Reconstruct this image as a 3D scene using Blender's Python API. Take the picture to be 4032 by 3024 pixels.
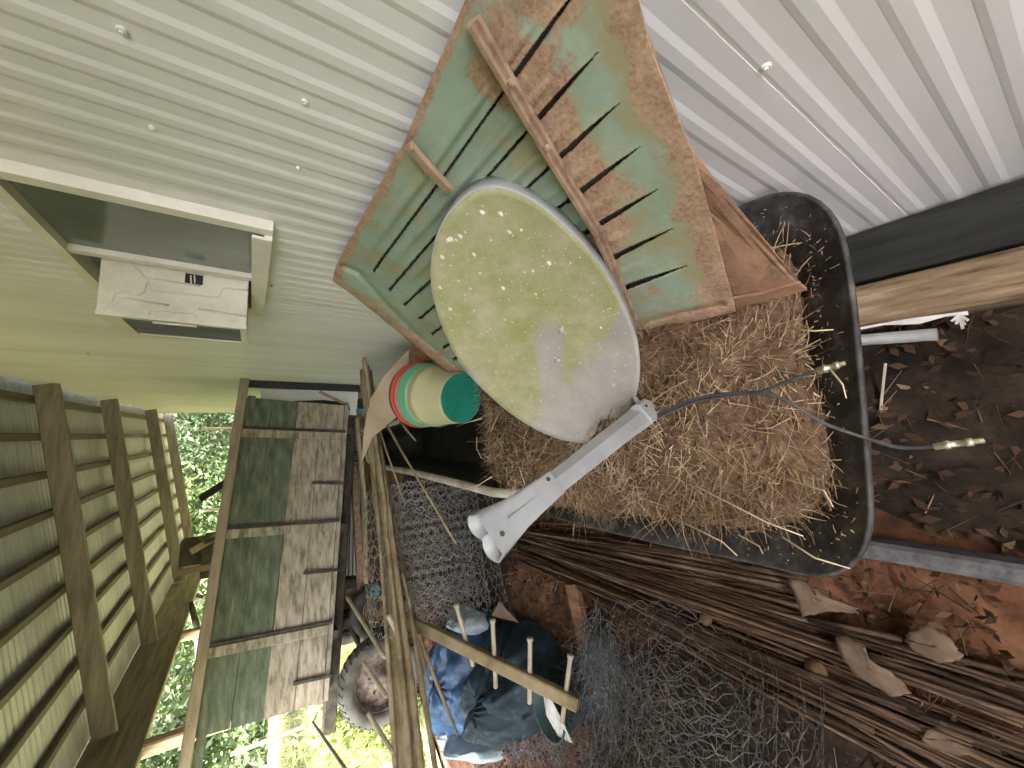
import bpy, math, random
import numpy as np
from mathutils import Vector, Matrix
random.seed(7); rng = np.random.default_rng(7)
for o in list(bpy.data.objects): bpy.data.objects.remove(o)
S = bpy.context.scene; COL = S.collection

# ------------------------------------------------------------------ camera, sky, sun, exposure
FPX, HC, KD = 1560.0, 1.60, 4032/2212
M = np.array([[0.99337647, 0.01941111, -0.11325365],
              [-0.10529882, 0.54829839, -0.82962705],
              [0.04599282, 0.83605747, 0.54671069]])     # columns: right, up, back of the (portrait held) camera
CAM = np.array([0, 0, HC])
cd = bpy.data.cameras.new('camera'); cam = bpy.data.objects.new('camera', cd); COL.objects.link(cam)
cd.sensor_width = 36; cd.lens = 36*FPX/4032; cd.clip_start = .02; cd.clip_end = 400
r, u, b = M[:, 0], M[:, 1], M[:, 2]
mw = Matrix(((-u[0], r[0], b[0], 0), (-u[1], r[1], b[1], 0), (-u[2], r[2], b[2], HC), (0, 0, 0, 1)))
cam.matrix_world = mw; S.camera = cam
W = bpy.data.worlds.new('World'); S.world = W; W.use_nodes = True
nt = W.node_tree; bg = nt.nodes['Background']; sk = nt.nodes.new('ShaderNodeTexSky')
SUN_EL, SUN_AZ = math.radians(60), math.radians(194)      # azimuth from +Y towards +X
sk.sky_type = 'NISHITA'; sk.sun_disc = False; sk.sun_elevation = SUN_EL; sk.sun_rotation = SUN_AZ
sk.air_density = 1.0; sk.dust_density = 7.0; sk.ozone_density = .3
hs = nt.nodes.new('ShaderNodeHueSaturation'); hs.inputs['Saturation'].default_value = .35    # hazy, nearly white sky
nt.links.new(sk.outputs[0], hs.inputs['Color']); nt.links.new(hs.outputs[0], bg.inputs[0]); bg.inputs[1].default_value = .15
sl = bpy.data.lights.new('sun', 'SUN'); sun = bpy.data.objects.new('sun', sl); COL.objects.link(sun)
sl.energy = 4.0; sl.angle = math.radians(.6); sl.color = (1, .95, .86)
sd = Vector((math.sin(SUN_AZ)*math.cos(SUN_EL), math.cos(SUN_AZ)*math.cos(SUN_EL), math.sin(SUN_EL)))
sun.rotation_euler = sd.to_track_quat('Z', 'Y').to_euler(); sun.location = (0, 0, 30)
vs = S.view_settings; vs.view_transform = 'Standard'; vs.look = 'None'; vs.gamma = 1; vs.exposure = 3.8
S.render.engine = 'CYCLES'
S.cycles.max_bounces = 8; S.cycles.diffuse_bounces = 6

# ------------------------------------------------------------------ measuring helpers: a point of the picture on a real plane
def ray(x, y):
    x, y = x*KD, y*KD
    return M @ np.array([-(y-1512)/FPX, -(x-2016)/FPX, -1.0])
def onz(x, y, z): d = ray(x, y); return CAM + d*(z-HC)/d[2]
def onx(x, y, X): d = ray(x, y); return CAM + d*X/d[0]
def ony(x, y, Y): d = ray(x, y); return CAM + d*Y/d[1]
def onpl(x, y, p, n): d = ray(x, y); return CAM + d*((np.array(p)-CAM) @ n)/(d @ n)
def unit(v): v = np.array(v, float); return v/np.linalg.norm(v)

# ------------------------------------------------------------------ materials
def mat(name, cols, scale=6, stretch=(1, 1, 1), rough=.8, bump=.15, bscale=60, spec=.3, metal=0, lo=.35, hi=.65, trans=0, detail=6, rot=(0, 0, 0)):
    m = bpy.data.materials.new(name); m.use_nodes = True; t = m.node_tree; N = t.nodes; L = t.links
    p = N['Principled BSDF']
    tc = N.new('ShaderNodeTexCoord'); mp = N.new('ShaderNodeMapping'); mp.inputs['Scale'].default_value = stretch; mp.inputs['Rotation'].default_value = rot
    L.new(tc.outputs['Object'], mp.inputs[0])
    n = N.new('ShaderNodeTexNoise'); n.inputs['Scale'].default_value = scale; n.inputs['Detail'].default_value = detail; n.inputs['Roughness'].default_value = .65
    L.new(mp.outputs[0], n.inputs['Vector'])
    cr = N.new('ShaderNodeValToRGB'); el = cr.color_ramp.elements
    while len(el) < len(cols): el.new(.5)
    for i, c in enumerate(cols):
        el[i].position = lo+(hi-lo)*i/max(1, len(cols)-1); el[i].color = (*c, 1)
    L.new(n.outputs['Fac'], cr.inputs[0]); L.new(cr.outputs[0], p.inputs['Base Color'])
    p.inputs['Roughness'].default_value = rough; p.inputs['Metallic'].default_value = metal
    p.inputs['Specular IOR Level'].default_value = spec
    if bump:
        n2 = N.new('ShaderNodeTexNoise'); n2.inputs['Scale'].default_value = bscale; n2.inputs['Detail'].default_value = 5
        L.new(mp.outputs[0], n2.inputs['Vector'])
        bp = N.new('ShaderNodeBump'); bp.inputs['Strength'].default_value = bump; bp.inputs['Distance'].default_value = .01
        L.new(n2.outputs['Fac'], bp.inputs['Height']); L.new(bp.outputs[0], p.inputs['Normal'])
    if trans:
        tr = N.new('ShaderNodeBsdfTranslucent'); L.new(cr.outputs[0], tr.inputs[0]); mx = N.new('ShaderNodeMixShader'); mx.inputs[0].default_value = trans
        L.new(p.outputs[0], mx.inputs[1]); L.new(tr.outputs[0], mx.inputs[2]); L.new(mx.outputs[0], N['Material Output'].inputs[0])
    return m
def amat(name, stops, rough=.85, trans=0, spec=.2):
    """colour from the per-face attribute 'var' (each straw, leaf or blade its own shade)"""
    m = bpy.data.materials.new(name); m.use_nodes = True; t = m.node_tree; N = t.nodes; L = t.links; p = N['Principled BSDF']
    a = N.new('ShaderNodeAttribute'); a.attribute_name = 'var'
    cr = N.new('ShaderNodeValToRGB'); el = cr.color_ramp.elements
    while len(el) < len(stops): el.new(.5)
    for i, (q, c) in enumerate(stops): el[i].position = q; el[i].color = (*c, 1)
    L.new(a.outputs['Fac'], cr.inputs[0]); L.new(cr.outputs[0], p.inputs['Base Color'])
    p.inputs['Roughness'].default_value = rough; p.inputs['Specular IOR Level'].default_value = spec
    if trans:
        tr = N.new('ShaderNodeBsdfTranslucent'); L.new(cr.outputs[0], tr.inputs[0]); mx = N.new('ShaderNodeMixShader'); mx.inputs[0].default_value = trans
        L.new(p.outputs[0], mx.inputs[1]); L.new(tr.outputs[0], mx.inputs[2]); L.new(mx.outputs[0], N['Material Output'].inputs[0])
    return m
def wearmat(name, base, base2, rust, rust2, scale=9, rough=.75, edge=.10, fine=70, bump=.25, stain=None):
    """paint over rust (or clean over moss): attribute 'var' says how worn, noise makes the ragged border"""
    m = bpy.data.materials.new(name); m.use_nodes = True; t = m.node_tree; N = t.nodes; L = t.links; p = N['Principled BSDF']
    tc = N.new('ShaderNodeTexCoord'); a = N.new('ShaderNodeAttribute'); a.attribute_name = 'var'
    def noise(s, d=8, ro=.7):
        n = N.new('ShaderNodeTexNoise'); n.inputs['Scale'].default_value = s; n.inputs['Detail'].default_value = d; n.inputs['Roughness'].default_value = ro
        L.new(tc.outputs['Object'], n.inputs['Vector']); return n
    def math_(op, x, y):
        k = N.new('ShaderNodeMath'); k.operation = op
        for i, v in enumerate((x, y)):
            if isinstance(v, (int, float)): k.inputs[i].default_value = v
            else: L.new(v, k.inputs[i])
        return k.outputs[0]
    def ramp(src, lo, c0, hi, c1):
        k = N.new('ShaderNodeValToRGB'); e = k.color_ramp.elements; e[0].position = lo; e[0].color = (*c0, 1); e[1].position = hi; e[1].color = (*c1, 1)
        L.new(src, k.inputs[0]); return k.outputs[0]
    nz = noise(scale); s = math_('ADD', a.outputs['Fac'], math_('MULTIPLY', math_('SUBTRACT', nz.outputs['Fac'], .5), 1.6))
    f = math_('DIVIDE', math_('SUBTRACT', s, .5-edge), 2*edge); k = N.new('ShaderNodeClamp'); L.new(f, k.inputs[0])
    c0 = ramp(noise(scale*.8).outputs['Fac'], .35, base, .65, base2)
    if stain:
        sx = N.new('ShaderNodeMix'); sx.data_type = 'RGBA'; sr = N.new('ShaderNodeValToRGB'); sr.color_ramp.elements[0].position = .48; sr.color_ramp.elements[1].position = .62
        L.new(math_('ADD', noise(4.5, 9, .75).outputs['Fac'], math_('MULTIPLY', math_('SUBTRACT', a.outputs['Fac'], .3), .22)), sr.inputs[0]); L.new(sr.outputs[0], sx.inputs[0]); L.new(c0, sx.inputs[6]); sx.inputs[7].default_value = (*stain, 1); c0 = sx.outputs[2]
    c1 = ramp(math_('ADD', math_('MULTIPLY', noise(fine, 6, .75).outputs['Fac'], .55), math_('MULTIPLY', noise(fine*.16, 8, .7).outputs['Fac'], .45)), .38, rust, .62, rust2)
    mx = N.new('ShaderNodeMix'); mx.data_type = 'RGBA'; L.new(k.outputs[0], mx.inputs[0]); L.new(c0, mx.inputs[6]); L.new(c1, mx.inputs[7])
    L.new(mx.outputs[2], p.inputs['Base Color']); p.inputs['Roughness'].default_value = rough; p.inputs['Specular IOR Level'].default_value = .3
    bp = N.new('ShaderNodeBump'); bp.inputs['Strength'].default_value = bump; bp.inputs['Distance'].default_value = .004
    L.new(math_('MULTIPLY', noise(fine).outputs['Fac'], k.outputs[0]), bp.inputs['Height']); L.new(bp.outputs[0], p.inputs['Normal'])
    return m

siding = mat('white_siding', [(.58, .56, .55), (.72, .71, .71), (.80, .79, .80)], 2.2, (1, 1.6, .3), .42, .04, 30, .4, lo=.22, hi=.6)
white_metal = mat('white_metal', [(.62, .62, .58), (.74, .74, .70)], 3, rough=.4, bump=.03)
cream_frame = mat('cream_frame', [(.66, .63, .55), (.78, .75, .68)], 8, rough=.45, bump=.03)
glass_dark = mat('window_glass', [(.10, .115, .10), (.20, .22, .20)], 1.6, rough=.16, bump=0, spec=.7)
dark_gap = mat('dark_interior', [(.012, .012, .012), (.03, .03, .028)], 5, rough=.7)
fins = mat('condenser_fins', [(.09, .10, .09), (.17, .18, .16)], 14, (1, 1, .2), .6, .2, 160)
rafter_wood = mat('rafter_wood', [(.16, .14, .125), (.24, .215, .195), (.32, .29, .265)], 3, (.5, 4, 4), .8, .1, 30)
purlin_wood = mat('purlin_wood', [(.10, .09, .08), (.16, .145, .125)], 3, (4, .4, 4), .85, .1, 30)
roof_metal = mat('roof_sheet', [(.40, .43, .50), (.52, .55, .62)], 2.2, (.4, 4, 1), .5, .05, 40)
fascia_wood = mat('fascia_wood', [(.16, .135, .11), (.30, .26, .22)], 4, (4, .35, 4), .85, .15, 40)
post_wood = mat('post_wood', [(.28, .20, .13), (.45, .35, .25)], 4, (4, 4, .5), .85, .15, 40)
clay = mat('red_clay', [(.03, .015, .009), (.085, .037, .019), (.15, .066, .034), (.22, .12, .068)], 6, rough=.95, bump=.7, bscale=28, lo=.3, hi=.68, detail=10)
grass_floor = mat('grass_floor', [(.08, .10, .035), (.17, .175, .07), (.23, .225, .11)], 2.5, rough=.95, bump=.4, bscale=40)
timber = mat('treated_timber', [(.07, .045, .024), (.17, .12, .07), (.22, .16, .10), (.32, .25, .17)], 5, (9, .9, 9), .8, .25, 60)
black_rail = mat('black_plastic', [(.010, .011, .011), (.03, .031, .031)], 6, (5, .5, 5), .5, .1, 50)
tub_black = mat('tub_plastic', [(.024, .024, .025), (.065, .064, .062), (.19, .18, .165)], 18, rough=.65, bump=.15, bscale=90, lo=.38, hi=.76)
hay_under = mat('hay_base', [(.045, .028, .017), (.17, .105, .06)], 42, rough=.95, bump=.8, bscale=60)
straw = amat('straw', [(0, (.11, .065, .037)), (.3, (.33, .22, .13)), (.65, (.57, .43, .27)), (.9, (.72, .58, .40)), (1, (.78, .67, .49))], .7, .1, .3)
panel_paint = wearmat('green_paint_and_rust', (.22, .295, .225), (.31, .39, .31), (.22, .125, .085), (.50, .35, .24), 8, edge=.06, fine=120, stain=(.30, .27, .16))
panel_rust = wearmat('rusty_sheet', (.25, .135, .085), (.36, .21, .13), (.12, .07, .05), (.34, .20, .13), 16, fine=120)
bar_rust = mat('rusty_bar', [(.17, .11, .075), (.30, .20, .135), (.36, .26, .18)], 22, rough=.85, bump=.2)
dish_face = wearmat('mossy_dish', (.28, .265, .245), (.375, .355, .33), (.22, .245, .08), (.39, .36, .25), 9, .65, .12, 14, .2)
rim_face = wearmat('mossy_rim', (.30, .305, .31), (.39, .395, .405), (.24, .26, .11), (.33, .34, .22), 9, .5, .2, 12, .1)
ac_cream = mat('yellowed_casing', [(.54, .52, .40), (.66, .64, .53), (.70, .69, .60)], 5, rough=.45, bump=.03)
card_tan = mat('tan_cardboard', [(.32, .245, .165), (.44, .35, .25)], 5, rough=.9, bump=.05)
dish_paint = mat('dish_grey_paint', [(.29, .30, .31), (.38, .39, .405)], 7, rough=.4, bump=.04)
lichen = mat('lichen', [(.52, .50, .38), (.70, .69, .60)], 60, rough=.95)
cable_black = mat('cable_black', [(.02, .02, .022), (.07, .07, .075)], 20, rough=.4, bump=.03)
brass = mat('connector_metal', [(.42, .36, .25), (.60, .56, .46)], 30, rough=.35, metal=.7, bump=.05)
bucket_cream = mat('bucket_cream', [(.50, .47, .24), (.60, .58, .36)], 4, rough=.4, bump=.02, trans=.15)
bucket_teal = mat('bucket_teal', [(.015, .16, .11), (.02, .22, .155)], 5, rough=.4, bump=.02)
bucket_green = mat('bucket_green', [(.10, .34, .20), (.14, .40, .25)], 5, rough=.4, bump=.02)
bucket_red = mat('bucket_red', [(.42, .06, .045), (.52, .10, .075)], 5, rough=.4, bump=.02)
cardboard = mat('cardboard', [(.09, .06, .043), (.18, .125, .09)], 14, rough=.9, bump=.05)
tray_white = mat('tray_white', [(.30, .28, .22), (.55, .52, .46)], 9, rough=.6, bump=.1)
tray_dark = mat('tray_dark', [(.018, .024, .018), (.06, .06, .045)], 5, rough=.7, bump=.1)
pole_wood = mat('pole_wood', [(.17, .13, .07), (.30, .235, .135), (.36, .29, .18)], 7, rough=.75, bump=.12)
cane_wood = mat('cane_wood', [(.022, .012, .008), (.055, .03, .018), (.10, .058, .035)], 9, rough=.7, bump=.15)
peg_wood = mat('peg_wood', [(.38, .32, .23), (.54, .48, .37)], 9, rough=.6, bump=.08)
twine_blue = mat('blue_twine', [(.05, .13, .16), (.14, .26, .30)], 30, rough=.7)
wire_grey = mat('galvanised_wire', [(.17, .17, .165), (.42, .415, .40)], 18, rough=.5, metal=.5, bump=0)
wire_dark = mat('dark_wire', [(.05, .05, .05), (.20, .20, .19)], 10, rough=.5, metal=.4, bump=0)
tarp_blue = mat('blue_tarp', [(.008, .024, .055), (.012, .042, .10), (.045, .10, .19)], 7, rough=.5, bump=.9, bscale=11, spec=.3)
tarp_dark = mat('dark_sheeting', [(.008, .016, .026), (.018, .038, .058), (.14, .20, .25)], 11, rough=.6, bump=.6, bscale=16, spec=.3, lo=.38, hi=.8, detail=10)  # palest stop paints bluish glints into the sheeting colour
tarp_frost = mat('pale_plastic', [(.25, .32, .38), (.50, .56, .62)], 8, rough=.4, bump=.35, bscale=16, trans=.3)
plank_wood = mat('brown_plank', [(.14, .075, .04), (.28, .16, .09)], 5, (6, 1, 6), .85, .2, 50)
wagon_green = mat('wagon_green_board', [(.075, .095, .065), (.13, .15, .11), (.24, .24, .18)], 4, (.6, 5, 5), .85, .12, 40, lo=.38, hi=.75)
wagon_grey = mat('wagon_grey_board', [(.13, .13, .09), (.30, .25, .20), (.42, .36, .30)], 5, (.8, 4, 5), .85, .15, 50)
wagon_rail = mat('wagon_rail_board', [(.26, .20, .155), (.40, .32, .26)], 4, (.6, 4, 4), .8, .15, 40)
iron_dark = mat('dark_iron', [(.03, .025, .02), (.085, .07, .055)], 12, rough=.75, bump=.2)
rust_hub = mat('rusty_hub', [(.05, .04, .036), (.14, .105, .09), (.24, .19, .17)], 14, rough=.85, bump=.2)
tyre_grey = mat('dusty_tyre', [(.05, .05, .046), (.13, .125, .11)], 8, rough=.9, bump=.15)
tyre_black = mat('black_tyre', [(.02, .02, .02), (.05, .048, .045)], 8, rough=.85, bump=.15)
concrete = mat('grey_edging', [(.06, .06, .066), (.14, .14, .15)], 22, rough=.9, bump=.5, bscale=45)
pvc = mat('grey_pipe', [(.20, .20, .21), (.30, .30, .31)], 8, rough=.4, bump=.02)
stone = mat('tan_stone', [(.09, .055, .032), (.17, .11, .065)], 9, rough=.9, bump=.3)
bark = mat('bark', [(.05, .04, .028), (.13, .10, .07)], 10, (3, 3, .6), .95, .5, 30)
leaf_var = [amat('leaf_a', [(0, (.05, .085, .04)), (.5, (.12, .17, .075)), (1, (.22, .28, .12))], .6, .45),
            amat('leaf_b', [(0, (.05, .08, .05)), (.5, (.11, .155, .09)), (1, (.2, .26, .15))], .6, .4),
            amat('leaf_c', [(0, (.06, .095, .03)), (.5, (.15, .2, .06)), (1, (.26, .31, .10))], .6, .5)]
grass_blade = amat('grass_blade', [(0, (.08, .12, .03)), (.5, (.18, .21, .07)), (1, (.29, .28, .13))], .8, .3)
litter_m = amat('leaf_litter', [(0, (.025, .015, .009)), (.5, (.07, .038, .023)), (.85, (.15, .095, .058)), (1, (.36, .28, .20))], .9)
blue_pail = mat('teal_pail', [(.03, .06, .065), (.06, .10, .11)], 6, rough=.4)
torn_white = mat('torn_white_wrap', [(.55, .53, .52), (.72, .70, .70)], 20, rough=.8)

# ------------------------------------------------------------------ mesh helpers
ORG = {}
class MB:
    def __init__(s): s.v, s.f, s.var = [], [], []
    def add(s, vs_, fs, var=None):
        k = len(s.v); s.v += [tuple(map(float, p)) for p in vs_]; s.f += [tuple(i+k for i in f) for f in fs]
        if var is not None: s.var += [var]*len(vs_)
        return s
    def box(s, lo, hi):
        x0, y0, z0 = lo; x1, y1, z1 = hi
        return s.add([(x0, y0, z0), (x1, y0, z0), (x1, y1, z0), (x0, y1, z0), (x0, y0, z1), (x1, y0, z1), (x1, y1, z1), (x0, y1, z1)],
                     [(0, 3, 2, 1), (4, 5, 6, 7), (0, 1, 5, 4), (1, 2, 6, 5), (2, 3, 7, 6), (3, 0, 4, 7)])
    def beam(s, a, b_, w, h, up=(0, 0, 1), bev=.12):
        """bar from a to b, w across, h along 'up', edges chamfered"""
        a, b_ = np.array(a, float), np.array(b_, float); d = unit(b_-a); sd_ = unit(np.cross(d, up)); u_ = np.cross(sd_, d)
        c = min(w, h)*bev; W2, H2 = w/2, h/2
        prof = [(-W2+c, -H2), (W2-c, -H2), (W2, -H2+c), (W2, H2-c), (W2-c, H2), (-W2+c, H2), (-W2, H2-c), (-W2, -H2+c)]
        vs_ = [a+sd_*x+u_*y for x, y in prof]+[b_+sd_*x+u_*y for x, y in prof]
        return s.add(vs_, [(i, (i+1) % 8, 8+(i+1) % 8, 8+i) for i in range(8)]+[tuple(range(7, -1, -1)), tuple(range(8, 16))])
    def tube(s, pts, r_, n=8, caps=True, var=None):
        pts = [np.array(p, float) for p in pts]; R_ = r_ if hasattr(r_, '__len__') else [r_]*len(pts)
        vs_ = []; nrm = None
        for i, p in enumerate(pts):
            t = unit(pts[min(i+1, len(pts)-1)]-pts[max(i-1, 0)])
            if nrm is None: nrm = unit(np.cross(t, (0.31, .2, .93) if abs(t[2]) < .9 else (1, .1, 0)))
            nrm = unit(nrm-t*(nrm @ t)); bn = np.cross(t, nrm)
            vs_ += [p+(nrm*math.cos(q)+bn*math.sin(q))*R_[i] for q in [2*math.pi*j/n for j in range(n)]]
        fs = [(i*n+j, i*n+(j+1) % n, (i+1)*n+(j+1) % n, (i+1)*n+j) for i in range(len(pts)-1) for j in range(n)]
        if caps: fs += [tuple(range(n-1, -1, -1)), tuple(range((len(pts)-1)*n, len(pts)*n))]
        return s.add(vs_, fs, var)
    def lathe(s, c, ax, prof, n=32, closed=False):
        """profile of (distance along axis, radius) turned round axis ax at c"""
        c = np.array(c, float); ax = unit(ax); e = unit(np.cross(ax, (0, 0, 1) if abs(ax[2]) < .9 else (1, 0, 0))); g = np.cross(ax, e)
        vs_ = [c+ax*h+(e*math.cos(2*math.pi*j/n)+g*math.sin(2*math.pi*j/n))*rr for h, rr in prof for j in range(n)]
        k = len(prof); rows = range(k if closed else k-1)
        return s.add(vs_, [(i*n+j, i*n+(j+1) % n, ((i+1) % k)*n+(j+1) % n, ((i+1) % k)*n+j) for i in rows for j in range(n)])
    def sheet(s, poly, nrm, th):
        """flat piece with real thickness"""
        n_ = unit(nrm)*th; k = len(poly); a = [np.array(p) for p in poly]
        return s.add(a+[p-n_ for p in a], [tuple(range(k)), tuple(range(2*k-1, k-1, -1))]+[(i, i+k, (i+1) % k+k, (i+1) % k) for i in range(k)])
    def build(s, name, m, parent=None, smooth=False, base=None):
        me = bpy.data.meshes.new(name); v = np.array(s.v)
        if parent is not None: org = ORG[parent.name]
        elif base is not None: org = np.array(base, float)
        else: org = np.array([v[:, 0].mean(), v[:, 1].mean(), v[:, 2].min()])
        me.from_pydata((v-org).tolist(), [], s.f)
        if len(s.var) == len(s.v) and s.var:
            at = me.attributes.new('var', 'FLOAT', 'POINT'); at.data.foreach_set('value', np.array(s.var, np.float32))
        me.materials.append(m)
        if smooth: me.polygons.foreach_set('use_smooth', [True]*len(me.polygons))
        me.update(); o = bpy.data.objects.new(name, me); COL.objects.link(o)
        if parent is not None: o.parent = parent
        else: o.location = org
        ORG[o.name] = org
        return o
def fast(name, V, F, var, m, parent=None, smooth=False):
    """big meshes from numpy arrays, F of constant width"""
    me = bpy.data.meshes.new(name); org = ORG[parent.name] if parent is not None else np.array([V[:, 0].mean(), V[:, 1].mean(), V[:, 2].min()])
    V = (V-org).astype(np.float32); k = F.shape[1]
    me.vertices.add(len(V)); me.vertices.foreach_set('co', V.ravel())
    me.loops.add(F.size); me.loops.foreach_set('vertex_index', F.ravel().astype(np.int32))
    me.polygons.add(len(F)); me.polygons.foreach_set('loop_start', np.arange(0, F.size, k, dtype=np.int32))
    if smooth: me.polygons.foreach_set('use_smooth', [True]*len(F))
    if var is not None:
        at = me.attributes.new('var', 'FLOAT', 'POINT'); at.data.foreach_set('value', var.astype(np.float32))
    me.materials.append(m); me.update(calc_edges=True); me.validate()
    o = bpy.data.objects.new(name, me); COL.objects.link(o)
    if parent is not None: o.parent = parent
    else: o.location = org
    ORG[o.name] = org
    return o
def tag(o, label=None, cat=None, group=None, kind=None):
    for k, v in (('label', label), ('category', cat), ('group', group), ('kind', kind)):
        if v: o[k] = v
    return o
def thing(name, loc, label, cat, group=None):
    o = bpy.data.objects.new(name, None); COL.objects.link(o); o.location = loc; ORG[o.name] = np.array(loc, float); o.empty_display_size = .1
    return tag(o, label, cat, group)
def strands(org, dirs, lens, rad, bend, segs=3, sides=3, var=None):
    """many bent stalks at once: returns V, F, var"""
    n = len(org); d = dirs/np.linalg.norm(dirs, axis=1, keepdims=True)
    ref = np.where(np.abs(d[:, 2:3]) > .9, np.array([[1, 0, 0]]), np.array([[0, 0, 1]])); e = np.cross(d, ref); e /= np.linalg.norm(e, axis=1, keepdims=True); g = np.cross(d, e)
    ang = rng.uniform(0, 2*np.pi, n)[:, None]; bd = (e*np.cos(ang)+g*np.sin(ang))*bend[:, None]
    V = np.zeros((n, segs+1, sides, 3))
    for i in range(segs+1):
        t = i/segs; c = org+d*(lens*t)[:, None]+bd*(t*t)*lens[:, None]; rr = rad*(1-.6*t)
        for j in range(sides):
            q = 2*math.pi*j/sides; V[:, i, j] = c+(e*math.cos(q)+g*math.sin(q))*rr[:, None]
    base = (np.arange(n)*(segs+1)*sides)[:, None, None, None]
    F = []
    for i in range(segs):
        for j in range(sides):
            F.append([i*sides+j, i*sides+(j+1) % sides, (i+1)*sides+(j+1) % sides, (i+1)*sides+j])
    F = np.array(F)[None]+base[:, 0]
    vv = np.repeat(rng.uniform(0, 1, n) if var is None else var, (segs+1)*sides)
    return V.reshape(-1, 3), F.reshape(-1, 4), vv
def leaves(cen, size, n_bias=None):
    """leaf shaped quads (folded a little) at the points cen"""
    n = len(cen); a = rng.normal(size=(n, 3)); a /= np.linalg.norm(a, axis=1, keepdims=True); c = rng.normal(size=(n, 3))
    if n_bias is not None: c = c*.6+n_bias
    b_ = np.cross(a, c); b_ /= np.linalg.norm(b_, axis=1, keepdims=True); nn = np.cross(a, b_)
    s_ = (size*rng.uniform(.6, 1.3, n))[:, None]
    V = np.stack([cen-a*s_, cen+b_*s_*.45+nn*s_*.12, cen+a*s_, cen-b_*s_*.45+nn*s_*.12], 1)
    return V.reshape(-1, 3), np.arange(4*n).reshape(n, 4)

def smooth_loop(P, k=140):
    P = np.vstack([P, P[:1]]); s = np.r_[0, np.cumsum(np.linalg.norm(np.diff(P, axis=0), axis=1))]; t = np.linspace(0, s[-1], k, endpoint=False)
    Q = np.stack([np.interp(t, s, P[:, i]) for i in range(P.shape[1])], 1)
    for _ in range(3): Q = (np.roll(Q, 1, 0)+2*Q+np.roll(Q, -1, 0))/4
    return Q

# ------------------------------------------------------------------ ground
gx = np.concatenate([np.linspace(-60, -5.2, 12), np.linspace(-5, 1.2, 125), np.linspace(1.6, 60, 10)])
gy = np.concatenate([np.linspace(-40, -1.5, 8), np.linspace(-1.3, 8, 170), np.linspace(8.6, 90, 20)])
GX, GY = np.meshgrid(gx, gy)
def ghash(x, y):
    return (np.sin(x*5.1+1.3*np.sin(y*3.7))*np.cos(y*4.3+x)*.5+np.sin(x*13.7+y*9.1)*.25+np.sin(x*31+2*np.sin(y*17))*np.cos(y*27)*.22)
GZ = ghash(GX, GY)*.014*((GX > -5) & (GX < 1.1) & (GY < 8) & (GY > -1.3)) - .012
nx_, ny_ = len(gx), len(gy)
idx = np.arange(nx_*ny_).reshape(ny_, nx_)
F = np.stack([idx[:-1, :-1], idx[:-1, 1:], idx[1:, 1:], idx[1:, :-1]], -1).reshape(-1, 4)
g = fast('ground', np.stack([GX, GY, GZ], -1).reshape(-1, 3), F, None, clay, smooth=True); tag(g, kind='structure')
painted_shade = mat('painted_shade', [(.007, .005, .0035), (.018, .012, .008), (.04, .026, .017)], 9, rough=.95, bump=.7, bscale=40, detail=10)  # near-black ground colour, paints shade over the clay
def shade_patch(outline, z):
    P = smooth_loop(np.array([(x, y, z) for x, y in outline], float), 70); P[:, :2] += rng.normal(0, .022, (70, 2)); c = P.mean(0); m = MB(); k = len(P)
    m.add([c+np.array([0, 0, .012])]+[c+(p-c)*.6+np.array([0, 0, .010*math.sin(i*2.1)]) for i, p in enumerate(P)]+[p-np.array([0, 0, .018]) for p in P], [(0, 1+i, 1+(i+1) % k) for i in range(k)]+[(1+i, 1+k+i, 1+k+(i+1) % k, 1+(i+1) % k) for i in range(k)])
    tag(m.build('painted_shade', painted_shade, smooth=True), kind='structure')
shade_patch([(-.27, -1.6), (.3, -1.6), (.30, -.4), (.31, .3), (.2, .62), (0, .7), (-.25, .62), (-.30, .2), (-.31, -.6)], .022)
shade_patch([(-.25, 2.35), (-.2, 4.9), (-1.7, 4.9), (-1.95, 3.5), (-1.65, 2.75), (-1.35, 2.5), (-.8, 2.5)], .02)
shade_patch([(-.80, .3), (-.86, .0), (-.9, -.6), (-1.2, -1.4), (-2.8, -1.4), (-2.9, .6), (-2.7, 1.6), (-2.2, 2.0), (-1.6, 1.7), (-1.1, 1.5), (-.80, .95)], .02)
m = MB()
gp = [(-80, -40), (-3.75, -40), (-3.55, -1), (-3.6, 1), (-3.25, 2.4), (-3.2, 3.4), (-2.75, 4.2), (-2.5, 5.2), (-2.7, 6.5), (-3.1, 9), (-3, 15.2), (-1, 15.6), (2, 15.4), (30, 15.4), (60, 90), (-80, 90)]
m.add([(x, y, .012) for x, y in gp], [tuple(range(len(gp)))]); lawn = m.build('lawn', grass_floor); tag(lawn, kind='structure')
# grass blades on the lawn
n = 26000
px = np.concatenate([rng.uniform(-9, -2.4, n*2//3), rng.uniform(-16, 1, n//3)]); py = np.concatenate([rng.uniform(1, 10, n*2//3), rng.uniform(8, 22, n//3)])
keep = (px < -3.25) | ((px < -2.6) & (py > 4.2) & (py < 7)) | (py > 15.4); px, py = px[keep], py[keep]; k = len(px)
V, F, vv = strands(np.stack([px, py, np.zeros(k)], 1), np.stack([rng.normal(0, .35, k), rng.normal(0, .35, k), np.ones(k)], 1), rng.uniform(.08, .28, k), np.full(k, .007), rng.uniform(0, .5, k), 2, 3)
tag(fast('grass', V, F, vv, grass_blade), 'bright sunlit grass growing beyond the open side of the shed', 'grass', kind='stuff')

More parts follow.
